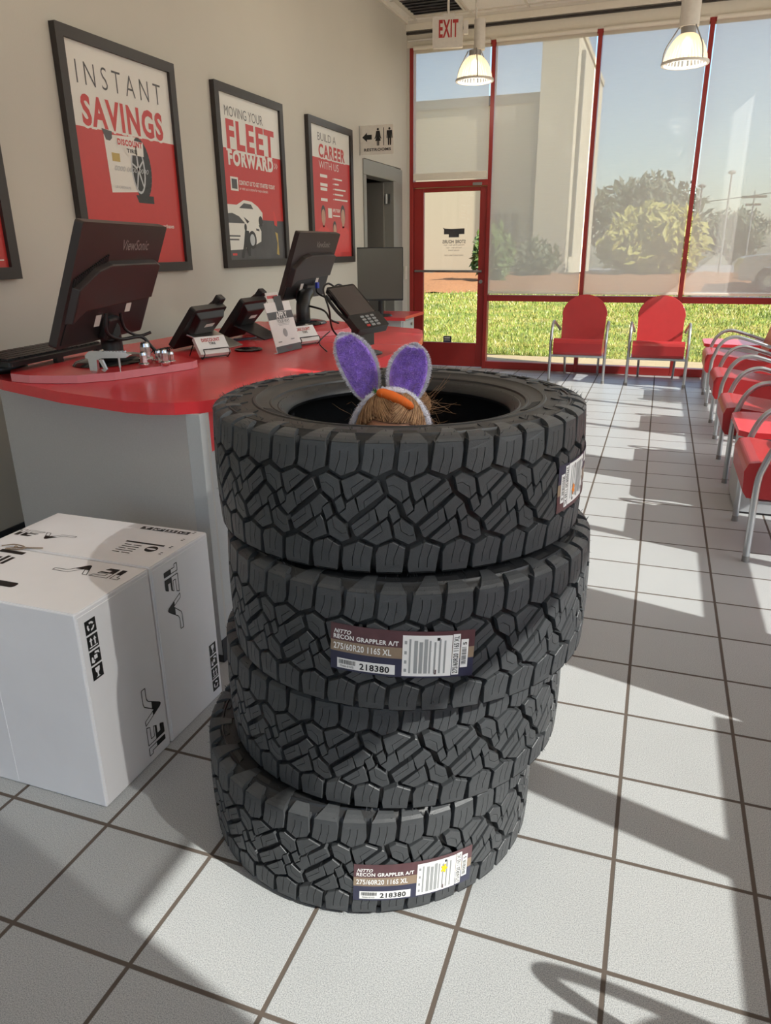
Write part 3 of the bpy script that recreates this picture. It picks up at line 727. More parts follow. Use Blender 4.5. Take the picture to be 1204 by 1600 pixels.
def icon(mb, fn, a0, b0, a1, b1, kind, dark=0, light=1, fn2=None):
    fn2 = fn2 or fn; rect(mb, a0, b0, a1, b1, fn, dark)
    g = lambda x, y: fn2(a0+(a1-a0)*x, b0+(b1-b0)*y)
    if kind == 0:   # recycling arrows
        for k in range(3):
            t = 2*PI*k/3+.5
            P = [(.5+.34*math.cos(t+u), .5+.34*math.sin(t+u)) for u in (0, .5, 1.0, 1.5)]+[(.5+.20*math.cos(t+u), .5+.20*math.sin(t+u)) for u in (1.5, 1.0, .5, 0)]
            mb.flat(P, g, light)
    elif kind == 1: # two arrows up on a bar
        for c in (.32, .68): mb.flat([(c-.06, .26), (c+.06, .26), (c+.06, .62), (c+.15, .62), (c, .86), (c-.15, .62), (c-.06, .62)], g, light)
        mb.flat([(.12, .12), (.88, .12), (.88, .2), (.12, .2)], g, light)
    elif kind == 2: # hands round a parcel
        mb.flat([(.38, .35), (.68, .35), (.68, .65), (.38, .65)], g, light)
        mb.flat([(.10, .2), (.34, .12), (.44, .26), (.32, .30), (.28, .55), (.16, .6)], g, light); mb.flat([(.74, .72), (.9, .6), (.84, .86), (.5, .9), (.46, .76)], g, light)
    else:           # glass
        mb.flat([(.28, .86), (.72, .86), (.68, .56), (.56, .44), (.56, .22), (.70, .14), (.30, .14), (.44, .22), (.44, .44), (.32, .56)], g, light)
BX0, BX1, BH = -.308, .268, .575
def carton(y0, y1, label, front):
    r = thing('wheel_carton', ((BX0+BX1)/2, (y0+y1)/2, 0), label, 'box', 'white wheel cartons'); rr = random.Random(int(y0*1000))
    b = MB(); n = 8; V = []; F = []
    b.box(BX0, BX1, y0, y1, .001, BH); b.build('carton_body', BOXW, r, bevel=.004, seg=2)
    f = MB(); ym = (y0+y1)/2   # closed top flaps and the side seams
    f.box(BX0+.002, BX1-.002, y0+.003, y1-.003, BH, BH+.0018)
    f.box(BX1-.0005, BX1+.0015, y0+.006, y1-.006, .012, BH-.012)
    f.build('flap', BOXW, r, bevel=.001)
    top = lambda a, c: (a, c, BH+.0024); top2 = lambda a, c: (a, c, BH+.0028)
    fx = lambda a, c: (BX1+.0021, a, c); fx2 = lambda a, c: (BX1+.0025, a, c)
    def pr(name, draw):
        p = MB(); draw(p); p.build(name, [BLACK, BOXW], r, label='black print')
    def table(p):
        if front:
            rect(p, -.23, .30, -.14, .318, top)
            for k in range(5): rect(p, -.235+k*.02, .232, -.222+k*.02, .285-.006*(k % 3), top)
        else:
            rect(p, .077, .482, .213, .491, top); p.flat(ngon(.19, .455, .020, .020), top); p.flat(ngon(.19, .455, .016, .005), top2, 1)
            for k in range(5): rect(p, .088, .408+k*.014, .112+.01*(k % 2), .412+k*.014, top); rect(p, .12, .408+k*.014, .148, .412+k*.014, top)
            for yy in (.43, .48, .54, .60): rect(p, .232, yy, .240, yy+.004, top); rect(p, .232, yy+.010, .240, yy+.014, top)
    if front:
        pr('top_logo', lambda p: draw_logo(p, top, .02, .247, .236, .302, swap=180)); pr('handle_hole', lambda p: p.flat(rrect(-.075, .120, .006, .147, .01), top))
        pr('side_logo', lambda p: draw_logo(p, fx, .238, .028, .311, .245, swap=90))
        for k in range(4): pr('handling_symbol', lambda p: icon(p, fx, .075, .505-k*.043, .113, .543-k*.043, k, fn2=fx2))
    else:
        pr('top_logo', lambda p: draw_logo(p, top, -.302, .422, -.09, .466, swap=0))
        for k in range(4): pr('handling_symbol', lambda p: icon(p, top, .050+k*.045, .586, .090+k*.045, .607, 3-k, fn2=top2))
        pr('side_logo', lambda p: draw_logo(p, fx, .396, .335, .458, .545, swap=-90))
        for k in range(4): pr('handling_symbol', lambda p: icon(p, fx, .573, .165-k*.044, .610, .204-k*.044, 3-k, fn2=fx2))
    pr('shipping_data', table)
    s = MB()
    if front:
        s.box(-.036, -.030, y0-.0008, y0, .01, BH-.01); s.build('seam', BOXW, r)
    return r
carton(.050, .334, 'white wheel carton standing nearest the camera, left of the tires', True)
carton(.342, .626, 'white wheel carton behind the nearest one, against the grey counter end', False)
b = MB(); pts = [(-.245, .33), (-.21, .345), (-.165, .338), (-.175, .322), (-.22, .318), (-.2, .336), (-.15, .345), (-.11, .35)]
b.tube(smooth_path([(x, yy, BH+.006+.003*math.sin(i)) for i, (x, yy) in enumerate(pts)]), .0018, 6)
b.ell((-.195, .334, BH+.007), (.006, .006, .004), 8, 6)
one(b, 'tie_string', TAN, (-.195, .334, BH+.003), 'loose tan tie string bridging the two white cartons', 'string', smooth=60)

# ================================================================== FRONT COUNTER
ct = [(-1.06, 2.1), (-1.16, 1.36), (-1.13, 1.22), (-1.0, 1.045), (-.80, .950), (-.40, .812), (-.07, .742), (.02, .740), (.10, .762), (.165, .81), (.21, .875), (.30, 1.30), (.375, 1.80), (.396, 2.15), (.392, 2.36), (.36, 2.56), (.30, 2.80), (.22, 3.05), (.17, 3.13), (-.09, 3.25), (-.5, 3.34), (-1.03, 3.34)]
b = MB(); b.prism(ct, .906, .945); o = b.build('countertop', LAM, None, at=(-.4, 2, .906), bevel=.012, seg=4)
tag(o, 'long red laminate countertop with rounded end, carrying the monitors and phones', 'countertop')
b = MB(); b.prism([(-1.03, 2.352), (.386, 2.352), (.386, 2.356), (-1.03, 2.356)], .9452, .9458); o2 = b.build('seam', LAMEDGE, o, at=None)
r = thing('front_counter', (-.4, 2.0, 0), 'grey laminate service counter cabinet with red band under the countertop', 'counter')
P0 = Vector((.166, .800)); PD = Vector((-.75, .208)).normalized(); PN = Vector((PD.y, -PD.x))
if PN.y > 0: PN = -PN
b = MB(); q = [P0, P0+PD*1.225, P0+PD*1.225-PN*.03, P0-PN*.03]; b.prism([tuple(x) for x in q], 0, .906); b.build('end_panel', GREYLAM, r)
b = MB(); b.box(.118, .172, .788, .842, .03, .906); b.build('corner_post', GREYLAM2, r, bevel=.002)
b = MB(); b.box(.10, .150, .842, 3.0, .09, .765); b.build('front_panel', GREYLAM2, r)
b = MB(); b.box(.10, .158, .842, 3.0, .765, .906); b.build('front_band', LAM, r, label='red band under the countertop')
b = MB(); b.box(-1.0, .10, 3.0, 3.03, 0, .906); b.box(.10, .15, 2.97, 3.03, 0, .765); b.build('far_panel', GREYLAM2, r)
b = MB(); b.box(-1.0, -.97, 1.16, 3.0, 0, .906); b.box(-.97, -.5, 1.3, 2.98, .42, .45); b.build('back_shelf', GREYLAM2, r)
b = MB(); b.box(.10, .175, .79, 3.0, 0, .09); b.build('toe_kick', BASEB, r)

# low desk near the doorway
r = thing('desk', (-1.12, 6.3, 0), 'low grey cabinet with lock below a red top, near the doorway', 'cabinet')
b = MB(); b.prism([(-1.34, 5.99), (-.905, 6.0), (-.945, 6.55), (-1.34, 6.55)], .02, .722); b.build('cabinet_body', GREYLAM2, r, bevel=.003)
b = MB(); b.obox((-.922, 6.28, .60), (.0725, -.997, 0), (.997, .0725, 0), (0, 0, 1), .23, .006, .10); dr = b.build('drawer', GREYLAM2, r, bevel=.002)
b = MB(); b.tube([(-.915, 6.36, .655), (-.90, 6.36, .655)], .016, 12); b.build('lock', STEEL, dr, smooth=40)
b = MB(); b.prism([(-1.355, 5.93), (-.845, 5.95), (-.89, 6.10), (-.895, 6.74), (-1.355, 6.74)], .722, .752); one(b, 'countertop', LAM, (-1.12, 6.3, .722), 'small red laminate top on the low cabinet near the doorway', 'countertop', bevel=.004)

# risers
def board(P, label):
    b = MB(); b.prism(P, .9462, .975, mi=0, side=1)
    cx = sum(p[0] for p in P)/len(P); cy = sum(p[1] for p in P)/len(P)
    return one(b, 'monitor_riser', [LAM, LAMEDGE], (cx, cy, .9462), label, 'board', 'red boards under the monitors', bevel=.003)
board([(-.73, .930), (-.63, .918), (-.54, .935), (-.456, .966), (-.368, 1.065), (-.307, 1.214), (-.258, 1.333), (-.244, 1.39), (-.25, 1.43), (-.331, 1.482), (-.441, 1.53), (-.644, 1.56), (-.80, 1.52), (-.84, 1.25), (-.80, 1.0)],
      'red pink-edged board under the nearer monitor, lug nuts on it')
board([(-.70, 2.56), (-.36, 2.541), (-.25, 2.553), (-.19, 2.62), (-.152, 2.732), (-.15, 2.83), (-.17, 2.93), (-.27, 3.12), (-.40, 3.18), (-.80, 3.18)],
      'red pink-edged board under the farther monitor')

# ================================================================== MONITORS
def monitor(c, phi, tilt, w, h, base, zb, label, vents=True):
    """seen from behind: casing, raised back, neck, foot, screen on the far side"""
    r = thing('computer_monitor', (base[0], base[1], zb), label, 'monitor', 'computer monitors')
    c = Vector(c); W = Vector((math.cos(phi), math.sin(phi), 0)); n0 = Vector((W.y, -W.x, 0)); U = Vector((0, 0, math.cos(tilt)))+n0*math.sin(tilt); N = W.cross(U)
    if N.dot(n0) < 0: N = -N
    def fn(a, b2, d): return c+W*a+U*b2+N*d
    # casing
    m = MB(); m.prism(rrect(-w/2, -h/2, w/2, h/2, .012), -.030, 0, fn); m.build('casing', BROWNP, r, bevel=.005, seg=3)
    s = MB(); s.prism(rrect(-w/2+.02, -h/2+.03, w/2-.02, h/2-.02, .003), -.0312, -.0302, fn); s.build('screen', SCREEN, r)
    bk = MB()   # raised hump on the back with sloping shoulders
    hp = [(-w*.47, -h*.30), (-w*.36, -h*.20), (w*.40, -h*.15), (w*.46, -h*.15), (w*.47, h*.18), (w*.42, h*.20), (-w*.17, h*.20), (-w*.30, h*.155), (-w*.47, h*.0)]
    hi = [(x*.965, y2*.93) for x, y2 in hp]; k = len(hp)
    V = [fn(x, y2, -.002) for x, y2 in hp]+[fn(x, y2, .026) for x, y2 in hi]
    bk.add(V, [tuple(range(k, 2*k))]+[(i, (i+1) % k, k+(i+1) % k, k+i) for i in range(k)]); bk.build('back_cover', BROWNP, r, bevel=.004)
    lo = MB(); lo.prism([(-w*.47, -h*.47), (w*.47, -h*.47), (w*.45, -h*.16), (-w*.33, -h*.21), (-w*.46, -h*.30)], 0, .004, fn); lo.build('connector_panel', BLACKP, r)
    tx = MB(); text(tx, 'ViewSonic', (-.02*w/.6, h*.285, w*.30, h*.375), lambda a, b2: fn(a, b2, .0012), 0, bold=.012); tx.build('lettering', GREYP, r, label='grey raised lettering')
    if vents:
        v = MB()
        for i in range(20):
            t = i/19; x = -w*.465+t*w*.30; y2 = h*.0+t*h*.185
            v.obox(fn(x-.003, y2+.016, .0025), W, U, N, .0032, .015, .003)
        v.build('vent_slots', BLACKP, r)
    for P in ([(-w*.16, -h*.36), (-w*.10, -h*.36), (-w*.10, -h*.26), (-w*.16, -h*.26)], [(w*.18, -h*.27), (w*.245, -h*.27), (w*.245, -h*.19), (w*.18, -h*.19)]):
        st = MB(); st.prism(P, .004, .0052, fn); st.build('sticker', PAPER, r)
    # neck and foot
    bx, by = base; a = fn(0, -h*.40, .005); nk = MB()
    nk.tube(smooth_path([(bx, by, zb+.02), (bx, by, zb+.09), Vector((bx, by, zb+.12))*.6+a*.4, a+N*.012]), .042, 16); nk.build('neck', BLACKP, r, smooth=50)
    hk = MB(); hk.obox(fn(0, -h*.38, .016), W, U, N, .05, .045, .016); hk.build('hinge_cover', BLACKP, r, bevel=.008)
    ft = MB(); ft.lathe([(0, .026), (.10, .024), (.155, .012), (.165, .002), (0, .001)], 40, fn=lambda x, y2, z: (bx+x*.78, by+y2*1.15, zb+z)); ft.build('foot', BLACKG, r, smooth=40)
    return r, fn
m1, f1_ = monitor((-.457, 1.246, 1.283), 1.784, .385, .675, .452, (-.56, 1.30), .9755, 'large dark monitor seen from behind, nearest, on the red board')
m2, f2_ = monitor((-.508, 3.118, 1.303), 1.545, .364, .555, .402, (-.50, 2.95), .9755, 'dark monitor seen from behind at the far end of the counter', vents=False)
b = MB(); b.tube(smooth_path([f1_(-.09, -.10, .03), f1_(-.08, -.17, .045), (-.49, 1.27, 1.07), (-.46, 1.36, 1.07), (-.43, 1.38, 1.03), (-.40, 1.40, .983)]), .007, 8)
b.tube(smooth_path([f1_(.03, -.11, .03), f1_(.06, -.17, .05), (-.47, 1.36, 1.075), (-.44, 1.40, 1.085)]), .006, 8)
one(b, 'monitor_cable', BLACKP, (-.45, 1.36, .977), 'black cables hanging behind the nearest monitor', 'cable', smooth=60)
b = MB(); b.tube(smooth_path([f2_(-.15, -.12, .02), f2_(-.14, -.2, .04), (-.36, 2.93, 1.06), (-.30, 2.90, 1.01), (-.27, 2.95, .985)]), .006, 8)
b.tube(smooth_path([f2_(.10, -.10, .02), f2_(.10, -.16, .045), (-.33, 3.1, 1.09), (-.28, 3.06, 1.04), (-.25, 3.02, .982)]), .006, 8)
o = one(b, 'monitor_cable', BLACKP, (-.33, 2.95, .977), 'black cables looping below the far counter monitor', 'cable', smooth=60)
b = MB(); b.obox(f2_(.10, -.115, .024), (1, 0, 0), (0, 1, 0), (0, 0, 1), .008, .014, .018); b.build('plug', BLUE, o, label='blue plug', bevel=.002)
# third monitor, its screen towards the room
r = thing('computer_monitor', (-1.16, 6.08, .752), 'monitor facing the room, its screen coloured grey for a window reflection, on the low red desk', 'monitor', 'computer monitors')
ang = rad(20); W = Vector((math.cos(ang), math.sin(ang), 0)); N = Vector((math.sin(ang), -math.cos(ang), 0)); U = Vector((0, 0, 1))
fn3 = lambda a, c2, d: Vector((-1.15, 6.06, 1.16))+W*a+U*c2+N*d
b = MB(); b.prism(rrect(-.235, -.255, .235, .255, .008), -.04, 0, fn3); b.build('casing', BLACKP, r, bevel=.004)
b = MB(); b.prism(rrect(-.225, -.238, .225, .245, .004), 0, .0015, fn3); b.build('screen', SCREEN, r)
b = MB(); b.tube([(-1.16, 6.10, .755), (-1.15, 6.09, .95)], .03, 12); b.lathe([(0, .02), (.11, .015), (.12, .001), (0, .001)], 28, c=(-1.16, 6.10, .752)); b.build('stand', BLACKP, r, smooth=40)

# ================================================================== KEYBOARD, MOUSE, SMALL THINGS
kx = Vector((-.735, .955, .978)); kd = Vector((-.07, .68, 0)).normalized(); kn = Vector((-kd.y, kd.x, 0)); kz = (Vector((0, 0, 1))+kn*-.16).normalized(); kn2 = kd.cross(kz)*-1
if kn2.x > 0: kn2 = -kn2
fk = lambda a, c2, h: kx+kd*a+kn2*c2+Vector((0, 0, h+.030-.018*c2/.17))
r = thing('keyboard', (-.82, 1.25, .975), 'black computer keyboard lying beside the nearest monitor', 'keyboard')
b = MB(); b.prism(rrect(-.02, -.005, .60, .205, .012), -.012, .006, fk); b.build('casing', BLACKP, r, bevel=.004)
b = MB()
for i in range(5):
    for j in range(18): b.prism(rrect(j*.0322, .022+i*.034, j*.0322+.028, .050+i*.034, .003, 2), .006, .014, fk)
b.build('keys', BLACKP, r, bevel=.002)
b = MB(); b.prism([(.25, .0), (.29, .0), (.29, .02), (.25, .02)], -.034, -.012, fk); b.prism([(.52, .0), (.56, .0), (.56, .02), (.52, .02)], -.034, -.012, fk); b.build('foot', BLACKP, r)
b = MB(); b.ell((-.915, 1.115, .964), (.045, .075, .034), 20, 12, fn=lambda p: (p[0], p[1], max(p[2], -.018))); r = one(b, 'mouse', BLACKP, (-.915, 1.115, .946), 'black computer mouse at the left end of the keyboard', 'mouse', smooth=60)
def lug(x, y, z, s, label, lying=False):
    r = thing('lug_nut', (x, y, z), label, 'lug nut', 'chrome lug nuts on the board')
    def fn(a, c2, h): return (x+a, y+c2, z+h)
    b = MB(); hexp = [(.0115*s*math.cos(PI*k/3), .0115*s*math.sin(PI*k/3)) for k in range(6)]
    b.prism(hexp, .012*s, .034*s, fn); b.build('hex_body', CHROME, r, bevel=.0012)
    b = MB(); b.lathe([(.006*s, 0), (.012*s, .0), (.0155*s, .006*s), (.0155*s, .010*s), (.0115*s, .013*s), (.005*s, .013*s)], 20, c=(x, y, z)); b.build('washer_seat', CHROME, r, smooth=40)
    b = MB(); b.lathe([(.0105*s, .034*s), (.009*s, .041*s), (.005*s, .044*s), (0, .0445*s)], 18, c=(x, y, z)); b.build('cap', CHROME, r, smooth=40)
for x, y, z, s, lb in [(-.340, 1.205, .9752, 1.35, 'nearest chrome lug nut with wide flange on the red board'), (-.400, 1.300, .9752, 1.9, 'tallest chrome lug nut, standing upright among the others'),
        (-.360, 1.325, .9752, 1.15, 'small chrome lug nut between the tallest one and the right pair'), (-.287, 1.262, .9752, 1.45, 'chrome lug nut in front at the right end of the row'), (-.295, 1.318, .9752, 1.1, 'small chrome lug nut at the far right end of the row')]:
    lug(x, y, z, s, lb)
# chrome tread gauge shaped like a little pistol
r = thing('tread_gauge', (-.45, 1.03, .9755), 'chrome pistol-shaped gauge standing on the red board', 'tool')
gd = Vector((.97, .25, 0)); gn = Vector((-.25, .97, 0)); fg = lambda a, z, h: Vector((-.462, 1.035, .9755))+gd*(a*.82)+gn*h+Vector((0, 0, z*.95))
b = MB(); b.prism([(.0, .066), (.02, .082), (.07, .082), (.075, .09), (.082, .082), (.19, .078), (.21, .068), (.19, .058), (.08, .056), (.05, .05), (.0, .056)], -.010, .010, fg); b.build('barrel', CHROME, r, bevel=.003)
b = MB(); b.prism([(.012, .056), (.052, .052), (.050, .012), (.044, .0), (.020, .0), (.014, .012)], -.009, .009, fg); b.build('grip', CHROME, r, bevel=.003)
b = MB(); b.prism([(.058, .050), (.075, .050), (.092, .010), (.080, .002), (.064, .012), (.078, .014), (.064, .04)], -.006, .006, fg); b.build('trigger', CHROME, r, bevel=.002)
b = MB(); b.tube([fg(.152, .058, 0), fg(.152, .02, 0)], .004, 8); b.tube([fg(.152, .02, 0), fg(.152, .001, 0)], .0022, 8); b.build('probe', STEEL, r, smooth=40)
b = MB()
for i in range(7): b.prism([(.09+i*.015, .078), (.097+i*.015, .078), (.097+i*.015, .084), (.09+i*.015, .084)], -.006, .006, fg)
b.build('scale_teeth', CHROME, r)
# phones
def phone(y0, y1, xf, zt, lean, stand, label):
    r = thing('desk_phone', (xf, (y0+y1)/2, .9455), label, 'telephone', 'desk phones on the counter')
    n = Vector((math.cos(lean), 0, -math.sin(lean)))       # out of the back, towards the room
    u = Vector((math.sin(lean), 0, math.cos(lean))); W = Vector((0, 1, 0)); o = Vector((xf, y0, .953)); h = (zt-.953)/math.cos(lean); wd = y1-y0
    fn = lambda a, c2, d: o+W*a+u*c2+n*d
    b = MB(); b.prism(rrect(0, 0, wd, h, .012), -.03, .0, fn); b.build('body', BLACKP, r, bevel=.006, seg=3)
    b = MB(); q = [(wd*.18, h*.34), (wd*.86, h*.34), (wd*.97, h*.93), (wd*.08, h*.93)]; k = 4; q2 = [(wd*.24, h*.44), (wd*.80, h*.44), (wd*.88, h*.84), (wd*.15, h*.84)]
    b.add([fn(a, c2, -.001) for a, c2 in q]+[fn(a, c2, .028) for a, c2 in q2], [(4, 5, 6, 7)]+[(i, (i+1) % 4, 4+(i+1) % 4, 4+i) for i in range(4)]); b.build('back_housing', BLACKP, r, bevel=.005)
    b = MB(); b.prism([(wd*.40, h*.62), (wd*.66, h*.62), (wd*.68, h*.70), (wd*.42, h*.70)], .0275, .029, fn); b.build('badge', PAPER, r)
    b = MB(); P = [fn(wd*.06, h*.30, -.05), fn(wd*.05, h*.7, -.065), fn(wd*.05, h*1.02, -.05)]
    P = [fn(wd*.93, h*.25, -.055), fn(wd*.93, h*.60, -.070), fn(wd*.93, h*1.0, -.045)]
    b.tube(smooth_path(P, 5), .019, 12); b.obox(P[0], W, u, n, .026, .030, .018); b.obox(P[2], W, u, n, .026, .026, .018); b.build('handset', BLACKP, r, smooth=60, bevel=.006)
    b = MB(); t = fn(wd*.10, h*.40, .01); t2 = fn(wd*.92, h*.40, .01); e = Vector((xf+.215, y0+wd*.36, .9465)); e2 = Vector((xf+.215, y0+wd*1.02, .9465)); nn = (e-t).cross(t2-t).normalized()*.004
    V = [t, t2, e2, e]; b.add([p-nn for p in V]+[p+nn for p in V], [(3, 2, 1, 0), (4, 5, 6, 7)]+[(i, (i+1) % 4, 4+(i+1) % 4, 4+i) for i in range(4)]); b.build('stand', stand, r, bevel=.002)
    b = MB()
    P = [(xf-.005+.010*math.cos(q*1.1), y0-.01-.0030*q, .957+.010*math.sin(q*1.1)) for q in range(44)]
    b.tube(P, .0035, 6); b.build('coiled_cord', BLACKP, r, smooth=60)
    return r
phone(1.845, 2.13, -.665, 1.135, rad(39), STEEL, 'nearer black desk phone seen from behind, on a silver stand')
phone(2.275, 2.53, -.665, 1.145, rad(40), BLACKP, 'farther black desk phone seen from behind, on a black stand')
b = MB(); b.tube(smooth_path([(-.62, 2.18, .952), (-.52, 2.22, .958), (-.47, 2.30, .965), (-.52, 2.36, .955), (-.60, 2.30, .952)]), .004, 8); one(b, 'network_cable', NAVY, (-.55, 2.27, .9462), 'dark blue cable coiled between the two desk phones', 'cable', smooth=60)
# card holders
def cards(x, y, rot, s, lab):
    W = Vector((math.cos(rot), math.sin(rot), 0)); N = Vector((math.sin(rot), -math.cos(rot), 0)); o = Vector((x, y, .9462))
    th = rad(38); u = (-N*math.sin(th)+Vector((0, 0, math.cos(th)))); d = (N*math.cos(th)+Vector((0, 0, math.sin(th))))
    fn = lambda a, c2, h: o+W*a*s+u*c2*s+d*h*s+Vector((0, 0, .007))
    r = thing('card_holder', tuple(o), 'black wire card holder '+lab, 'card holder', 'wire card holders')
    b = MB()
    for a in (-.036, .036): b.tube(smooth_path([o+W*a*s-N*.065*s+Vector((0, 0, .004)), fn(a, .046, -.004), fn(a, .0, -.004), fn(a, -.004, .004), fn(a, -.002, .018), fn(a, .008, .020)], 4), .0026, 6)
    b.tube([fn(-.036, .010, .020), fn(.036, .010, .020)], .0026, 6); b.tube([fn(-.036, .046, -.004), fn(.036, .046, -.004)], .0026, 6); b.tube([fn(-.036, .0, -.002), fn(.036, .0, -.002)], .0026, 6)
    b.build('wire_frame', BLACKP, r, smooth=60)
    b = MB(); b.prism([(-.043, .001), (.043, .001), (.043, .052), (-.043, .052)], 0, .012, fn)
    text(b, 'DISCOUNT', (-.026, .036, .026, .046), lambda a, c2: fn(a, c2, .0126), 1, bold=.03); text(b, 'TIRE', (-.009, .027, .010, .034), lambda a, c2: fn(a, c2, .0126), 2, bold=.02)
    rect(b, -.015, .012, .016, .016, lambda a, c2: fn(a, c2, .0126), 3)
    one(b, 'business_cards', [WHITE, PRED, BLACK, LGREY], tuple(o+Vector((0, 0, .01))), 'white business cards in the holder '+lab, 'cards', 'stacks of business cards')
cards(-.335, 1.695, rad(62), 1.75, 'in front of the nearer phone')
cards(-.13, 2.225, rad(68), 1.75, 'right of the upright white sign')
# upright sign with a brochure pocket
r = thing('counter_sign', (-.12, 1.99, .9462), 'white and grey upright card stand about ways to apply, on the counter', 'sign')
A = Vector((-.118, 1.884, .947)); Bv = Vector((-.102, 2.102, .947)); Wv = Bv-A; Uv = Vector((-.06, .006, .222)); Nv = Wv.cross(Uv).normalized()
if Nv.x < 0: Nv = -Nv
fs = lambda a, c2, h=0: A+Wv*a+Uv*c2+Nv*h
b = MB(); b.prism([(0, 0), (1, 0), (1, 1), (0, 1)], -.003, 0, fs, 0)
f_ = lambda a, c2: fs(a, c2, .0006); g_ = lambda a, c2: fs(a, c2, .0011)
rect(b, 0, 0, 1, .13, f_, 1); rect(b, 0, .66, 1, .81, f_, 1)
text(b, 'APPLY', (.32, .67, .76, .80), g_, 0, bold=.03); text(b, 'YOUR WAY', (.30, .575, .80, .65), g_, 1); rect(b, .3, .555, .78, .562, g_, 2); rect(b, .34, .53, .74, .537, g_, 2)
b.flat(ngon(.5, .38, .085), g_, 2); rect(b, .14, .2, .28, .225, g_, 2); rect(b, .66, .22, .8, .24, g_, 2)
b.flat([(.36, .10), (.64, .10), (.60, .06), (.56, .035), (.44, .035), (.40, .06)], g_, 3); b.build('printed_face', [WHITE, PGREY, LGREY, MAROON], r)
b = MB(); V = [fs(0, 0), fs(1, 0), fs(1, .03)+Vector((-.11, -.05, -.006)), fs(0, .03)+Vector((-.11, -.05, -.006))]; b.prism([(0, 0), (1, 0), (1, .02), (0, .02)], -.10, 0, fs); b.build('foot', PAPER, r)
b = MB(); fs2 = lambda a, c2, h=0: fs(a, c2, h-.004)
b.prism([(.18, .7), (.66, .7), (.66, 1.20), (.18, 1.20)], -.004, .0, fs2, 0)
one(b, 'brochure', [PAPER], tuple(fs2(.42, .72)), 'folded brochures standing in the back of the upright card sign', 'brochure')
b = children(r)
b = MB(); rect(b, .42, .82, .70, 1.12, lambda a, c2: fs(a, c2, .0012), 0); rect(b, .20, 1.08, .62, 1.14, lambda a, c2: fs(a, c2, -.0035), 1); b.build('pocket_picture', [PDARK, PRED], r)
b = MB(); b.lathe([(0, 0), (.062, 0), (.066, .003), (.066, .008), (.060, .010), (0, .010)], 32, c=(-.318, 1.965, .9455)); one(b, 'round_puck', BLACKG, (-.318, 1.965, .9455), 'flat round black puck on the counter between the signs', 'disc', smooth=40)
b = MB(); b.box(-.72, -.55, 2.98, 3.12, .976, .988); b.box(-.70, -.54, 2.97, 3.12, .988, .998, 1); b.box(-.71, -.55, 2.98, 3.1, .998, 1.02); one(b, 'paper_stack', [PAPER, GREYP], (-.63, 3.05, .976), 'low stack of white papers behind the far counter monitor', 'papers')
# payment terminal
r = thing('payment_terminal', (.255, 2.0, .9455), 'black payment terminal with tilted screen and keypad on a pedestal', 'payment terminal')
C = Vector((.262, 1.925, 1.160)); X = Vector((.522, .849, .077)).normalized(); Y = Vector((-.705, .378, .6)); N = X.cross(Y).normalized(); Y = N.cross(X)
ft = lambda a, c2, h: C+X*a+Y*c2+N*h
b = MB(); b.prism(rrect(-.076, -.060, .076, .142, .010), -.022, 0, ft); b.build('tablet', BLACKG, r, bevel=.004)
b = MB(); b.prism(rrect(-.068, -.046, .068, .130, .004), 0, .0012, ft); b.build('screen', mat('terminal_screen', '4a4240', .18, var=.03), r)
b = MB(); b.prism(rrect(-.084, -.142, .084, -.052, .008), -.030, .006, ft); kp = b.build('keypad_housing', BLACKP, r, bevel=.004)
b = MB()
for i in range(4):
    for j in range(3):
        b.prism(rrect(-.030+j*.027, -.078-i*.018, -.012+j*.027, -.067-i*.018, .002, 2), .006, .0085, ft, 1 if (i == 3 and j == 0) else 0)
b.build('keys', [LGREY, PRED], kp)
b = MB(); b.tube([(.262, 2.00, .955), (.255, 1.985, 1.04), ft(0, -.06, -.03)], .030, 14); b.obox((.262, 1.99, 1.04), X, (-.85, .522, 0), (0, 0, 1), .042, .030, .055); b.build('pedestal', BLACKP, r, smooth=40)
b = MB(); b.lathe([(0, 0), (.085, 0), (.085, .006), (.07, .012), (0, .014)], 32, c=(.262, 2.00, .9455)); b.build('base_plate', BLACKP, r, smooth=40)
b = MB(); b.tube(smooth_path([ft(-.076, -.08, -.02), ft(-.085, .02, -.028), ft(-.08, .12, -.03)]), .008, 8); b.build('side_arm', BLACKP, r, smooth=60)
b = MB(); b.tube(smooth_path([ft(-.02, .142, -.01), ft(-.05, .165, 0), ft(-.088, .14, -.01), ft(-.095, .06, -.05), (.12, 1.98, 1.05), (.16, 2.06, .98), (.20, 2.12, .950)]), .0045, 8)
b.tube(smooth_path([ft(.03, .142, -.012), ft(.0, .155, -.005), ft(-.04, .142, -.012)]), .004, 8)
b.tube(smooth_path([(.05, 2.10, 1.03), (.04, 2.0, .99), (.085, 1.985, .9505)]), .003, 6)
one(b, 'terminal_cable', BLACKP, (.1, 2.0, .9462), 'thin black cables running from the payment terminal to the counter', 'cable', smooth=60)

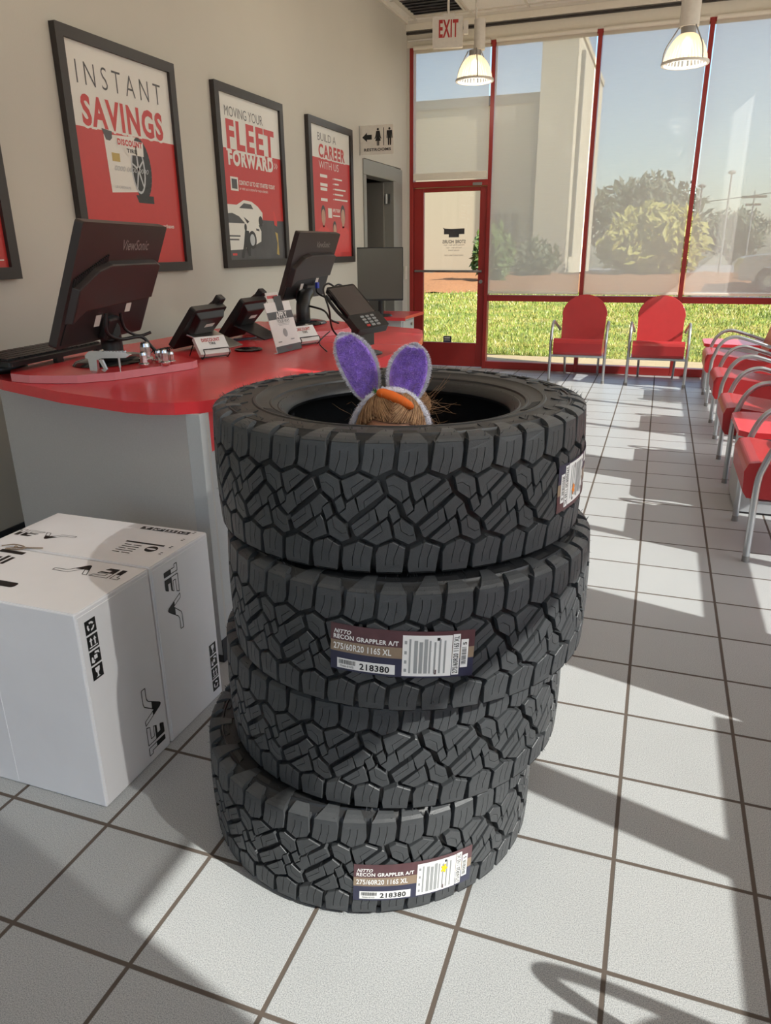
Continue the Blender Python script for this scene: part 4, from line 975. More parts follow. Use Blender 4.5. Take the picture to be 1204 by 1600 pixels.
# ================================================================== POSTERS AND SIGNS
XP = XL+.030
def poster(y0, label, art, mats, z0=1.283, z1=2.436, w_=.957):
    y1 = y0+w_; r = thing('framed_poster', (XL+.002, (y0+y1)/2, z0), label, 'poster', 'framed posters on the left wall')
    f = MB(); t = .053
    fn = lambda a, c, h: (XL+.002+h, a, c)
    for P in ([(y0, z0), (y1, z0), (y1-t, z0+t), (y0+t, z0+t)], [(y1, z0), (y1, z1), (y1-t, z1-t), (y1-t, z0+t)], [(y1, z1), (y0, z1), (y0+t, z1-t), (y1-t, z1-t)], [(y0, z1), (y0, z0), (y0+t, z0+t), (y0+t, z1-t)]):
        f.prism(P, 0, .034, fn)
    f.build('frame', FRAME, r, bevel=.005)
    b = MB(); fs_ = [lambda a, c, i=i: (XL+.018+.0004*i, a, c) for i in range(9)]
    b.prism([(y0+.04, z0+.04), (y1-.04, z0+.04), (y1-.04, z1-.04), (y0+.04, z1-.04)], .004, .0155, fn, 0)
    art(b, fs_, y0); b.build('print', mats, r)
PM = [PWHITE, PRED, PGREY, PDARK, PSILV, PGOLD, PSKIN, BLACK]
def art1(b, f, y0):
    rect(b, 2.15, 1.32, 3.02, 2.002, f[0], 1)
    text(b, 'INSTANT', (2.235, 2.197, 2.93, 2.303), f[1], 2, bold=-.012, sp=1.5)
    b.add(*[[f[1](x, y) for x, y in [(2.23, 2.0), (2.93, 2.0), (2.93, 2.03), (2.23, 2.03)]], []], 0)
    text(b, 'SAVINGS', (2.228, 1.996, 2.93, 2.167), f[1], 0, bold=.075, sp=1.16); text(b, 'SAVINGS', (2.240, 2.008, 2.918, 2.155), f[2], 1, bold=.038, sp=1.16)
    b.flat([(2.385, 1.985), (2.66, 2.0), (2.62, 1.716), (2.40, 1.702)], f[2], 0); b.flat([(2.375, 2.012), (2.455, 2.005), (2.45, 1.972), (2.43, 1.958), (2.40, 1.960)], f[3], 2)
    T = [(2.64+.105*math.cos(t)*(1 if math.cos(t) > 0 else .55)+.02, 1.835+.165*math.sin(t)) for t in [2*PI*i/36 for i in range(36)]]
    b.flat(T, f[3], 3); b.flat(ngon(2.645, 1.835, .062, .128), f[4], 4); b.flat(ngon(2.645, 1.835, .05, .115), f[5], 3)
    for k in range(5):
        a = 2*PI*k/5+.4; d = Vector((math.cos(a)*.052, math.sin(a)*.12)); n = Vector((-d.y, d.x)).normalized()*.007; c = Vector((2.645, 1.835))
        b.flat([tuple(c+n), tuple(c+d+n*.6), tuple(c+d-n*.6), tuple(c-n)], f[6], 4)
    for k in range(13):
        t = -1.3+2.6*k/12; b.flat([(2.66+.098*math.cos(t)-.006, 1.835+.155*math.sin(t)), (2.66+.104*math.cos(t), 1.835+.164*math.sin(t)), (2.66+.104*math.cos(t+.08), 1.835+.164*math.sin(t+.08))], f[4], 2)
    b.flat([(2.40, 1.700), (2.70, 1.714), (2.77, 1.655), (2.41, 1.655)], f[2], 1)
    b.flat([(2.60, 1.70), (2.76, 1.70), (2.76, 1.66), (2.62, 1.66)], f[4], 3)
    b.flat([(2.48, 1.985), (2.71, 1.978), (2.705, 1.905), (2.55, 1.905), (2.54, 1.94), (2.485, 1.942)], f[6], 0)
    text(b, 'DISCOUNT', (2.49, 1.946, 2.70, 1.978), f[7], 1, bold=.05); text(b, 'TIRE', (2.56, 1.914, 2.645, 1.934), f[7], 7, bold=.03)
    rect(b, 2.432, 1.86, 2.497, 1.902, f[3], 5)
    text(b, '0000 0000 0000', (2.442, 1.815, 2.735, 1.84), f[7], 4, shear=.3); text(b, 'UR CARDNAME', (2.43, 1.725, 2.56, 1.74), f[7], 4)
    text(b, 'Instant savings available on tire and wheel purchases', (2.214, 1.523, 2.933, 1.552), f[1], 0, bold=.015)
    text(b, 'See store for details', (2.42, 1.475, 2.75, 1.497), f[1], 0); text(b, 'Valid with approved credit', (2.45, 1.41, 2.76, 1.425), f[1], 0)
def people(b, f, x, y, s, li=2):
    b.flat([(x-.15*s, y-.30*s), (x+.15*s, y-.30*s), (x+.13*s, y-.13*s), (x+.05*s, y-.085*s), (x-.05*s, y-.085*s), (x-.13*s, y-.13*s)], f[li], 8)
    b.flat(ngon(x, y+.012*s, .050*s, .078*s), f[li], 3); b.flat(ngon(x, y-.012*s, .043*s, .068*s), f[li+1], 6); rect(b, x-.02*s, y-.10*s, x+.02*s, y-.06*s, f[li], 6)
def art2(b, f, y0):
    rect(b, 3.54, 1.32, 4.41, 2.052, f[0], 1); rect(b, 3.54, 1.32, 4.41, 1.61, f[1], 2)
    text(b, 'MOVING YOUR', (3.628, 2.25, 4.15, 2.312), f[1], 2, bold=-.008)
    text(b, 'FLEET', (3.618, 2.036, 4.327, 2.246), f[1], 0, bold=.075, sp=1.16); text(b, 'FLEET', (3.632, 2.050, 4.312, 2.232), f[2], 1, bold=.038, sp=1.16)
    text(b, 'FORWARD', (3.632, 1.948, 4.278, 2.048), f[3], 0, bold=.05); text(b, '>>', (4.295, 1.975, 4.345, 2.02), f[2], 0)
    text(b, 'CONTACT US TO GET STARTED TODAY', (3.755, 1.832, 4.286, 1.862), f[2], 0, bold=.03); text(b, 'or visit us in store for more details', (3.755, 1.800, 4.17, 1.820), f[2], 0)
    rect(b, 3.64, 1.79, 3.742, 1.878, f[2], 0); rect(b, 3.655, 1.803, 3.727, 1.865, f[3], 2)
    b.flat([(3.545, 1.70), (3.70, 1.70), (3.80, 1.735), (3.91, 1.73), (4.0, 1.70), (4.065, 1.66), (4.06, 1.58), (3.9, 1.56), (3.545, 1.60)], f[2], 0); b.flat([(3.73, 1.68), (3.80, 1.715), (3.90, 1.71), (3.93, 1.68)], f[3], 2)
    b.flat([(3.545, 1.655), (3.64, 1.665), (3.76, 1.645), (3.86, 1.60), (3.99, 1.575), (4.03, 1.53), (4.02, 1.46), (3.93, 1.435), (3.75, 1.405), (3.545, 1.400)], f[4], 0)
    b.flat([(3.555, 1.64), (3.63, 1.645), (3.72, 1.625), (3.80, 1.58), (3.555, 1.58)], f[5], 2); b.flat([(3.78, 1.625), (3.86, 1.595), (3.83, 1.58)], f[5], 3)
    b.flat(ngon(3.89, 1.47, .060, .062), f[5], 3); b.flat(ngon(3.89, 1.47, .036, .040), f[6], 4); b.flat(ngon(4.03, 1.60, .032, .036), f[3], 3)
    b.flat([(3.95, 1.55), (4.0, 1.545), (4.0, 1.53), (3.955, 1.535)], f[5], 2); rect(b, 3.575, 1.49, 3.72, 1.50, f[5], 2); rect(b, 3.575, 1.466, 3.70, 1.476, f[5], 2)
    b.flat([(3.79, 1.535), (3.845, 1.53), (3.86, 1.45), (3.85, 1.36), (3.82, 1.36), (3.79, 1.42), (3.75, 1.345), (3.72, 1.35), (3.76, 1.44)], f[6], 3); b.flat(ngon(3.80, 1.555, .018, .024), f[6], 3)
    b.flat([(4.24, 1.68), (4.262, 1.66), (4.29, 1.61), (4.285, 1.57), (4.245, 1.58), (4.235, 1.63)], f[3], 8); b.flat([(4.25, 1.53), (4.29, 1.52), (4.30, 1.36), (4.26, 1.37), (4.28, 1.45)], f[3], 5); rect(b, 3.60, 1.365, 3.66, 1.38, f[2], 8)
def art3(b, f, y0):
    rect(b, 4.945, 1.32, 5.81, 2.136, f[0], 1)
    text(b, 'BUILD A', (5.105, 2.272, 5.492, 2.332), f[1], 2, bold=-.008); text(b, 'CAREER', (5.103, 2.130, 5.702, 2.260), f[1], 0, bold=.075, sp=1.16); text(b, 'CAREER', (5.115, 2.141, 5.688, 2.249), f[2], 1, bold=.036, sp=1.16)
    text(b, 'WITH US', (5.113, 2.057, 5.538, 2.115), f[1], 0, bold=-.006)
    for z, wd in ((2.00, .15), (1.93, .15), (1.895, .14), (1.81, .14)): rect(b, 5.13, z-.012, 5.13+wd, z+.012, f[1], 0)
    for k, wd in enumerate((.18, .10, .26, .20, .30)): rect(b, 5.40, 1.985-k*.042, 5.415, 1.995-k*.042, f[1], 0); rect(b, 5.43, 1.985-k*.042, 5.43+wd, 1.998-k*.042, f[1], 0)
    rect(b, 5.275, 1.665, 5.36, 1.745, f[1], 0); text(b, 'APPLY TODAY', (5.38, 1.715, 5.55, 1.745), f[1], 0, bold=.03); rect(b, 5.38, 1.68, 5.54, 1.69, f[1], 0)
    people(b, f, 5.17, 1.68, .95); people(b, f, 5.61, 1.69, 1.05); people(b, f, 5.41, 1.57, .8, 4)
def art0(b, f, y0):
    rect(b, .74, 1.32, 1.62, 1.83, f[0], 1); rect(b, 1.0, 1.75, 1.60, 2.05, f[1], 3); b.flat(ngon(1.3, 1.95, .2, .22), f[2], 2); rect(b, 1.3, 1.365, 1.585, 1.37, f[1], 0)
PM8 = PM+[mat('poster_bright_red', 'd0423e', .4)]
poster(.703, 'framed red poster cut off at the left edge of the picture', art0, PM8)
poster(2.110, 'framed poster reading INSTANT SAVINGS with a card and wheel, above the nearest monitor', art1, PM8)
poster(3.495, 'framed poster reading MOVING YOUR FLEET FORWARD with white cars', art2, PM8)
poster(4.897, 'framed poster reading BUILD A CAREER WITH US, nearest the doorway', art3, PM8)
# restroom sign standing out from the wall corner
r = thing('restroom_sign', (-1.19, 6.118, 2.252), 'white flag sign with black arrow and figures reading RESTROOMS above the doorway', 'sign')
b = MB(); b.prism(rrect(-1.362, 2.252, -1.012, 2.505, .012), -.004, .004, lambda a, c, h: (a, 6.118+h, c)); b.build('sign_panel', SIGNW, r)
b = MB(); b.box(-1.366, -1.352, 6.108, 6.128, 2.25, 2.507); b.build('mount', STEEL, r)
b = MB(); f = lambda a, c: (-1.362+.35*a, 6.1128, 2.252+.253*c)
b.flat([(.09, .60), (.23, .76), (.23, .68), (.37, .68), (.37, .52), (.23, .52), (.23, .44)], f)
def fig(x, skirt):
    b.flat(ngon(x, .855, .030, .042), f)
    if skirt: b.flat([(x-.05, .80), (x+.05, .80), (x+.075, .62), (x+.10, .54), (x+.085, .52), (x+.05, .60), (x+.08, .46), (x+.035, .46), (x+.035, .30), (x+.008, .30), (x+.008, .46), (x-.008, .46), (x-.008, .30), (x-.035, .30), (x-.035, .46), (x-.08, .46), (x-.05, .60), (x-.085, .52), (x-.10, .54), (x-.075, .62)], f)
    else: b.flat([(x-.075, .80), (x+.075, .80), (x+.085, .54), (x+.060, .54), (x+.052, .70), (x+.045, .30), (x+.008, .30), (x+.006, .54), (x-.006, .54), (x-.008, .30), (x-.045, .30), (x-.052, .70), (x-.060, .54), (x-.085, .54)], f)
fig(.55, True); fig(.88, False); rect(b, .705, .30, .725, .90, f); text(b, 'RESTROOMS', (.14, .12, .92, .22), f, 0, bold=.03)
b.build('pictograms', BLACK, r)
# exit sign
ex = Vector((-.70, 6.85, 3.245)); r = thing('exit_sign', tuple(ex), 'white exit sign with red EXIT letters hanging near the far corner', 'sign')
a = rad(12); W = Vector((math.cos(a), math.sin(a), 0)); N = Vector((math.sin(a), -math.cos(a), 0)); fe = lambda x, z, h: ex+W*x+N*h+Vector((0, 0, z))
b = MB(); b.prism(rrect(-.150, 0, .145, .262, .012), -.025, .025, fe); b.build('housing', SIGNW, r, bevel=.004)
b = MB(); text(b, 'EXIT', (-.088, .085, .100, .235), lambda x, z: fe(x, z, .0256), 0, bold=.03); b.build('letters', EXITR, r, label='red letters EXIT')
b = MB(); b.prism([(-.05, .262), (.06, .262), (.06, .285), (-.05, .285)], -.03, .03, fe); b.tube([fe(0, .28, 0), fe(0, .51, 0)], .012, 8); b.build('canopy', SIGNW, r)
b = MB(); b.prism(rrect(.15, .11, .195, .22, .01), -.02, .03, fe); b.build('emergency_lamp', SIGNW, r, bevel=.004)
r = thing('junction_box', (-1.02, YF-.07, 3.52), 'small white electrical box with conduit at the far wall corner', 'electrical box')
b = MB(); b.box(-1.09, -.98, YF-.10, YF-.05, 3.51, 3.62); b.build('box_cover', SIGNW, r, bevel=.006)
b = MB(); b.tube([(-1.41, YF-.075, 3.565), (-1.09, YF-.075, 3.565)], .012, 8); b.tube([(-.98, YF-.075, 3.565), (-.85, YF-.075, 3.57)], .012, 8); b.build('conduit', SIGNW, r, smooth=40)
b = MB(); b.box(XD+.005, XD+.02, 7.66, 7.74, 1.05, 1.20); o = one(b, 'wall_switch', SIGNW, (XD+.012, 7.70, 1.05), 'white switch plate on the wall between doorway and far glass', 'switch', bevel=.003)
b = MB(); b.box(XD+.019, XD+.024, 7.69, 7.71, 1.10, 1.15); b.build('rocker', SIGNW, o, at=None)
# ceiling register
r = thing('ceiling_vent', (-1.0, 7.1, ZC-.012), 'dark ceiling register above the exit sign', 'vent')
b = MB()
for q in ((-1.29, -1.265, 6.60, 7.58), (-.735, -.71, 6.60, 7.58), (-1.265, -.735, 6.60, 6.625), (-1.265, -.735, 7.555, 7.58)): b.box(*q, ZC-.014, ZC-.001)
b.build('frame', TBAR, r)
b = MB(); b.box(-1.265, -.735, 6.625, 7.555, ZC-.004, ZC-.001); b.build('backing', PGREY, r)
for k in range(10):
    yy = 6.67+.093*k; b = MB(); b.obox((-1.0, yy, ZC-.010), (1, 0, 0), (0, .8, .6), (0, -.6, .8), .262, .012, .001); b.build('slat', PGREY, r)

# ================================================================== PENDANT LAMPS
def lamp(x, y, z, rr, label, big, yaw=0):
    """prismatic bell lamp: z is the height of its rim"""
    r = thing('pendant_lamp', (x, y, ZC), label, 'lamp', 'pendant lamps'); s = rr/.18; c = (x, y, z)
    prof = [(.176, .0), (.168, .05), (.150, .105), (.120, .160), (.090, .195), (.062, .215)]
    b = MB(); V = []; n = 72
    for k in range(n):
        a = 2*PI*k/n; q = 1+.022*(k % 2)
        for R_, zz in prof: V.append((x+R_*s*q*math.cos(a), y+R_*s*q*math.sin(a), z+zz*s))
    m = len(prof); b.add(V, [(k*m+j, ((k+1) % n)*m+j, ((k+1) % n)*m+j+1, k*m+j+1) for k in range(n) for j in range(m-1)]); b.build('glass_bell', PRISM, r, smooth=20)
    b = MB(); b.lathe([(.172*s, -.012*s), (.192*s, -.012*s), (.195*s, 0), (.192*s, .010*s), (.172*s, .010*s)], 48, c=c, close=True); b.build('rim', SIGNW, r, smooth=40)
    b = MB(); b.lathe([(0, .215*s), (.060*s, .215*s), (.062*s, .265*s), (0, .265*s)], 32, c=c); b.build('collar', GREYP, r, smooth=40)
    b = MB(); hs = .075*s*(1.05 if big else .75); off = .0 if big else .04*s
    b.lathe([(0, .265*s), (hs, .265*s), (hs, .265*s+(.50 if big else .26)*s), (0, .265*s+(.50 if big else .26)*s)], 32, c=(x+off, y, z)); b.build('ballast_housing', SIGNW, r, smooth=40)
    b = MB(); b.tube([(x, y, z+.26*s), (x, y, ZC-.002)], .010, 10); b.lathe([(0, 0), (.06, 0), (.06, .02), (0, .03)], 24, c=(x, y, ZC-.03)); b.build('stem', SIGNW, r, smooth=40)
    for k in range(3):
        a = 2*PI*k/3+.9+yaw; ca, sa = math.cos(a), math.sin(a); b = MB()
        b.tube(smooth_path([(x+.19*s*ca, y+.19*s*sa, z), (x+.175*s*ca, y+.175*s*sa, z+.10*s), (x+.125*s*ca, y+.125*s*sa, z+.19*s), (x+.075*s*ca, y+.075*s*sa, z+.27*s)], 5), .0055*s, 6); b.build('support_wire', GREYP, r, smooth=60)
    b = MB(); b.ell((x, y, z+.125*s), (.038*s, .038*s, .062*s), 16, 10); b.build('bulb', BULB, r, smooth=60)
    l = bpy.data.objects.new('lamp_light', bpy.data.lights.new('lamp_light', 'POINT')); sc.collection.objects.link(l); l.parent = r
    l.location = (0, 0, z-.05-ZC); l.data.energy = 5.0; l.data.color = (1, .90, .75); l.data.shadow_soft_size = .12
lamp(-.470, 7.045, 2.985, .178, 'left pendant lamp, beside the exit sign', False)
lamp(1.505, 6.338, 2.840, .178, 'right pendant lamp with a thick white housing, in front of the windows', True, .4)
for x, y in ((-.35, 4.3), (-.35, 1.7), (-.35, -.9), (1.5, 3.4), (1.5, .4)):  # unseen extra lamps, added to fill the room with light
    lamp(x, y, 3.15, .178, 'extra pendant lamp added out of the frame to brighten the room', True, y)

# ================================================================== CHAIRS AND SIDE TABLES
def chair_proto():
    r = thing('armchair', (0, 0, 0), 'chair', 'chair', 'red waiting-room armchairs'); hw = .288; TRD = .0155
    for s in (-1, 1):
        P = [(0, 0), (-.002, .20), (-.002, .39), (.015, .47), (.045, .55), (.095, .607), (.165, .63), (.24, .617), (.38, .575), (.50, .532), (.545, .51)]
        path = smooth_path([(s*hw*(1 if y < .3 else 1-.08*(y-.3)/.24), y, z) for y, z in P], 6)
        b = MB(); b.tube(path, TRD, 12); b.build('arm_tube', TUBE, r, smooth=50)
        b = MB(); b.tube([(s*.185, .60, 0), (s*.19, .54, .22), (s*.195, .50, .31)], .013, 10); b.build('rear_leg', TUBE, r, smooth=50)
        b = MB(); b.tube([(s*hw, 0, .001), (s*hw, 0, .03)], TRD+.0012, 12); b.build('foot_cap', GREYP, r, smooth=50)
    b = MB(); b.box(-hw+.01, hw-.01, -.012, .012, .272, .296); b.box(-hw+.02, -hw+.06, .0, .50, .276, .294); b.box(hw-.06, hw-.02, .0, .50, .276, .294); b.box(-.22, .22, .48, .51, .28, .31); b.build('seat_frame', TUBE, r, bevel=.003)
    # seat: thick at the front, falling to the back
    def rb(mb, P, x0, x1, rr=.02): mb.prism(P, x0, x1, lambda y, z, x: (x, y, z))
    b = MB(); rb(b, [(-.060, .425), (-.045, .462), (.0, .470), (.50, .405), (.52, .30), (.0, .297), (-.035, .30), (-.055, .33)], -.255, .255); b.build('seat_cushion', VINYL, r, bevel=.018, seg=4, smooth=0)
    u = Vector((0, .26, .965)).normalized(); n = Vector((0, -u.z, u.y)); o = Vector((0, .455, .385)); hb = .515; wb = .238
    arch = [(-wb*.97, 0), (wb*.97, 0), (wb, hb-wb*.92)]+[(wb*math.cos(t), hb-wb*.92+wb*.92*math.sin(t)) for t in [PI*i/22 for i in range(1, 22)]]+[(-wb, hb-wb*.92)]
    b = MB(); b.prism(arch, -.035, .035, lambda a, c, h: o+Vector((a, 0, 0))+u*c+n*h); b.build('backrest', VINYL, r, bevel=.016, seg=4)
    b = MB()
    ring = [o+Vector((a*1.01, 0, 0))+u*c-n*.036 for a, c in arch[2:]]; b.tube(ring, .006, 6); b.tube([o+Vector((a*1.01, 0, 0))+u*c+n*.030 for a, c in arch[2:]], .005, 6); b.build('piping', VINYL, r, smooth=60)
    return r
CH = [((2.018, 2.65), -90, 'red armchair nearest the camera on the right, in front of the near side table'),
      ((2.012, 3.935), -90, 'red armchair just beyond the near side table on the right'),
      ((2.020, 5.12), -90, 'third red armchair from the camera in the row along the right windows'),
      ((2.018, 6.425), -90, 'farthest red armchair in the right row, next to the far side table'),
      ((.736, 7.085), 0, 'left one of the two red armchairs facing forward under the far windows'),
      ((1.552, 7.060), 0, 'right one of the two red armchairs facing forward, half sunlit'),
      ((2.018, -.52), -90, 'red armchair outside the frame whose arm shadow falls on the floor')]
c0 = chair_proto()
for i, ((x, y), rz, lb) in enumerate(CH):
    o = c0 if i == 0 else copy_tree(c0); o.location = (x, y, 0); o.rotation_euler = (0, 0, rad(rz)); o['label'] = lb
def side_table(y0, y1, label):
    r = thing('side_table', (2.28, (y0+y1)/2, 0), label, 'table', 'red-topped side tables')
    P = [(2.03, y0), (2.62, y0), (2.62, y1), (2.03, y1), (1.985, y1-.05), (1.985, y0+.05)]
    b = MB(); b.prism(P, .435, .465); b.build('table_top', LAM, r, bevel=.004)
    b = MB(); b.prism([(2.045, y0+.04), (2.58, y0+.04), (2.58, y1-.04), (2.045, y1-.04), (2.025, y1-.06), (2.025, y0+.06)], .012, .435); b.build('base_cabinet', GREYLAM2, r)
    b = MB(); b.box(2.04, 2.57, y0+.045, y1-.045, 0, .014); b.build('kick', BLACKP, r)
side_table(3.03, 3.585, 'red-topped grey side table between the two nearest right-hand armchairs')
side_table(6.98, 7.50, 'red-topped grey side table in the far right corner by the windows')

# ================================================================== CHILD IN THE TIRES, WITH BUNNY EARS
HC = Vector((.950, .415, .985)); HROT = Matrix.Rotation(rad(17), 3, 'Z') @ Matrix.Rotation(rad(6), 3, 'Y') @ Matrix.Rotation(rad(4), 3, 'X')
def hd(x, y, z): return HC+HROT @ Vector((x, y, z))
person = thing('person', (HC.x, HC.y, 0), 'child with light brown hair peeking over the rim inside the tire stack', 'person')
def skin_mesh(verts, edges, radii, root=0, lev=2):
    me = bpy.data.meshes.new('tmp'); me.from_pydata(verts, edges, []); o = bpy.data.objects.new('tmp', me); sc.collection.objects.link(o)
    o.modifiers.new('s', 'SKIN'); me.skin_vertices[0].data[root].use_root = True
    for i, r in enumerate(radii): me.skin_vertices[0].data[i].radius = (r, r)
    u = o.modifiers.new('u', 'SUBSURF'); u.levels = lev
    dg = bpy.context.evaluated_depsgraph_get(); m2 = bpy.data.meshes.new_from_object(o.evaluated_get(dg))
    V = [v.co.copy() for v in m2.vertices]; F = [tuple(p.vertices) for p in m2.polygons]
    bpy.data.objects.remove(o); bpy.data.meshes.remove(me); bpy.data.meshes.remove(m2); return V, F
bx, by = HC.x-.01, HC.y+.02; BR = Matrix.Rotation(rad(17), 3, 'Z')
def bp(x, y, z): return tuple(Vector((bx, by, 0))+BR @ Vector((x, y, 0))+Vector((0, 0, z)))
SV = [bp(0, 0, .50), bp(0, 0, .62), bp(0, 0, .76), bp(0, .0, .83), bp(0, -.005, .885)]; SE = [(0, 1), (1, 2), (2, 3), (3, 4)]; SR = [.078, .076, .080, .05, .034]
def chain(start, pts):
    p = start
    for (q, r) in pts: SV.append(q); SR.append(r); SE.append((p, len(SV)-1)); p = len(SV)-1
    return p
for s in (-1, 1):
    chain(0, [(bp(s*.052, 0, .46), .060), (bp(s*.056, -.01, .28), .042), (bp(s*.056, .01, .07), .028), (bp(s*.058, -.03, .03), .024), (bp(s*.06, -.085, .022), .018)])
    hnd = chain(2, [(bp(s*.095, 0, .80), .036), (bp(s*.125, .0, .68), .027), (bp(s*.128, -.02, .57), .022), (bp(s*.128, -.045, .50), .017), (bp(s*.128, -.06, .465), .018)])
    for k in range(4):
        o_ = (-.018+.012*k); ln = (.034, .040, .038, .030)[k]
        chain(hnd, [(bp(s*.130, -.062+o_, .445), .0062), (bp(s*.126, -.064+o_, .445-ln*.6), .0055), (bp(s*.118, -.064+o_, .445-ln), .0046)])
    chain(hnd, [(bp(s*.115, -.085, .462), .0066), (bp(s*.108, -.094, .44), .0056)])
V, F = skin_mesh(SV, SE, SR)
pb = MB(); pb.add(V, F)
def skull(p):
    x, y, z = p; f = 1.0
    if z < 0: f = 1-.30*(-z/.105)**1.6
    if z < -.03 and y < 0: y *= .96
    if y > 0: y *= 1.06
    return (x*f, y*f, z)
def hell(c, r, n=18, m=12, fn=None): pb.ell((0, 0, 0), r, n, m, fn=lambda p: (lambda q: hd(q[0]+c[0], q[1]+c[1], q[2]+c[2]))(fn(p) if fn else p))
hell((0, 0, 0), (.078, .090, .104), 36, 26, skull)
hell((0, -.086, -.030), (.012, .014, .012)); hell((0, -.080, -.015), (.008, .010, .018)); hell((0, -.072, -.066), (.020, .009, .006)); hell((0, -.070, -.088), (.022, .012, .014))
for s in (-1, 1):
    hell((s*.078, .006, -.015), (.008, .016, .024)); hell((s*.042, -.062, -.038), (.024, .018, .022)); hell((s*.030, -.078, .012), (.020, .008, .007))
body = pb.build('body', SKIN, person, smooth=180); rm = body.modifiers.new('r', 'REMESH'); rm.mode = 'VOXEL'; rm.voxel_size = .0045; rm.use_smooth_shade = True
sm = body.modifiers.new('sm', 'SMOOTH'); sm.factor = .5; sm.iterations = 4
for s in (-1, 1):
    e = MB(); e.ell((0, 0, 0), (.0115, .0115, .0115), 16, 10, fn=lambda p: hd(s*.030+p[0], -.0755+p[1], -.003+p[2])); eb = e.build('eye', EYEW, person, smooth=180)
    e = MB(); e.ell((0, 0, 0), (.0058, .0025, .0058), 14, 8, fn=lambda p: hd(s*.030+p[0], -.0862+p[1], -.003+p[2])); e.build('iris', EYEB, eb, smooth=180)
# clothes
SV, SE, SR = [bp(0, 0, .46), bp(0, 0, .62), bp(0, 0, .76), bp(0, 0, .825)], [(0, 1), (1, 2), (2, 3)], [.098, .094, .094, .056]
for s in (-1, 1): chain(2, [(bp(s*.097, 0, .80), .046), (bp(s*.127, 0, .68), .037), (bp(s*.129, -.02, .56), .031), (bp(s*.129, -.042, .505), .026)])
V, F = skin_mesh(SV, SE, SR); b = MB(); b.add(V, F); b.build('shirt', SHIRT, person, smooth=180)
SV, SE, SR = [bp(0, 0, .50), bp(0, 0, .46)], [(0, 1)], [.088, .082]
for s in (-1, 1): chain(1, [(bp(s*.056, 0, .38), .062), (bp(s*.057, -.01, .26), .052), (bp(s*.057, .005, .08), .042)])
V, F = skin_mesh(SV, SE, SR); b = MB(); b.add(V, F); b.build('trousers', JEANS, person, smooth=180)
for s in (-1, 1):
    SV, SE, SR = [bp(s*.057, .012, .045), bp(s*.058, -.02, .035), bp(s*.060, -.09, .030)], [(0, 1), (1, 2)], [.034, .034, .028]
    V, F = skin_mesh(SV, SE, SR); b = MB(); b.add([Vector((p.x, p.y, max(p.z, .002))) for p in V], F); b.build('shoe', WHITE, person, smooth=180)
# hair: under layer, strands swept back from the forehead, a bun at the back
rh = random.Random(11)
def scalp(az, el, r=1.0): # az 0 = front, el 90 = crown
    ca, sa, ce, se = math.cos(az), math.sin(az), math.cos(el), math.sin(el)
    return Vector((.0795*r*ce*sa, -.0915*r*ce*ca*(1 if ca > 0 else 1.06), .106*r*se))
hair = MB(); n = 40; m = 14; V = []; F = []
def hairline(az): # lowest elevation covered by hair
    a = abs((az+PI) % (2*PI)-PI); return rad(29) if a < rad(35) else (rad(29)-(a-rad(35))/rad(55)*rad(39) if a < rad(90) else rad(-10)-min(1, (a-rad(90))/rad(60))*rad(38))
for k in range(n):
    az = 2*PI*k/n; h0 = hairline(az)
    for j in range(m+1):
        el = h0+(PI/2-h0)*j/m; V.append(hd(*scalp(az, el, 1.012+.02*min(1, j/3))))
for k in range(n):
    for j in range(m): F.append((k*(m+1)+j, ((k+1) % n)*(m+1)+j, ((k+1) % n)*(m+1)+j+1, k*(m+1)+j+1))
hair.add(V, F, 0)
for k in range(2600):
    az = rh.uniform(-PI, PI); el0 = hairline(az)+abs(rh.gauss(0, .25)); el0 = min(el0, rad(84)); P = []; nst = 7; tgt = PI if az > 0 else -PI
    lift = 1.02+.045*rh.random(); wob = rh.gauss(0, .05)
    for j in range(nst):
        t = j/(nst-1); a2 = az+(tgt-az)*t*.55*(1-math.sin(max(0, el0))*.3); e2 = el0+(rad(72)-el0)*math.sin(t*PI*.55)*(.9 if abs(az) < 1.6 else .35)
        P.append(hd(*(scalp(a2+wob*t, e2, lift+.02*math.sin(t*PI)))))
    hair.tube(P, .0008, 3, 1 if rh.random() < .75 else 0, cap=False, r1=.0004)
for k in range(110):   # loose flyaway strands
    az = rh.uniform(-2.6, 2.6); el = rh.uniform(.1, 1.2); p = scalp(az, el, 1.03); d = Vector((p.x, p.y, p.z*.5)).normalized()+Vector((rh.gauss(0, .5), rh.gauss(0, .5), rh.gauss(0, .4)))
    ln = .02+.035*rh.random(); P = [hd(*(p+d*ln*t+Vector((0, 0, .02*t*t*rh.uniform(-1, 1))))) for t in (0, .35, .7, 1)]; hair.tube(P, .00028, 3, 1, cap=False, r1=.00015)
bc = Vector((.048, .075, .055))
hair.ell((0, 0, 0), (.036, .034, .036), 18, 12, 0, fn=lambda p: hd(*(bc+p)))
for k in range(420):
    a0 = rh.uniform(0, 2*PI); i0 = rh.uniform(.3, 2.8); R_ = .036+.006*rh.random(); P = []
    for t in range(7):
        a = a0+t*.35; q = Vector((R_*math.sin(i0)*math.cos(a), R_*math.sin(i0)*math.sin(a), R_*math.cos(i0+.1*math.sin(t)))); P.append(hd(*(bc+q)))
    hair.tube(P, .0006, 3, 1, cap=False, r1=.0003)
for k in range(45):
    d = Vector((rh.gauss(.5, .5), rh.gauss(.1, .5), rh.gauss(.1, .6))).normalized(); ln = .02+.045*rh.random(); s0 = bc+d*.036; w1 = Vector((rh.gauss(0, .01), rh.gauss(0, .01), rh.gauss(-.004, .012)))
    hair.tube([hd(*s0), hd(*(s0+d*ln*.5+w1)), hd(*(s0+d*ln+w1*2.4))], .00028, 3, 1, cap=False, r1=.0002)
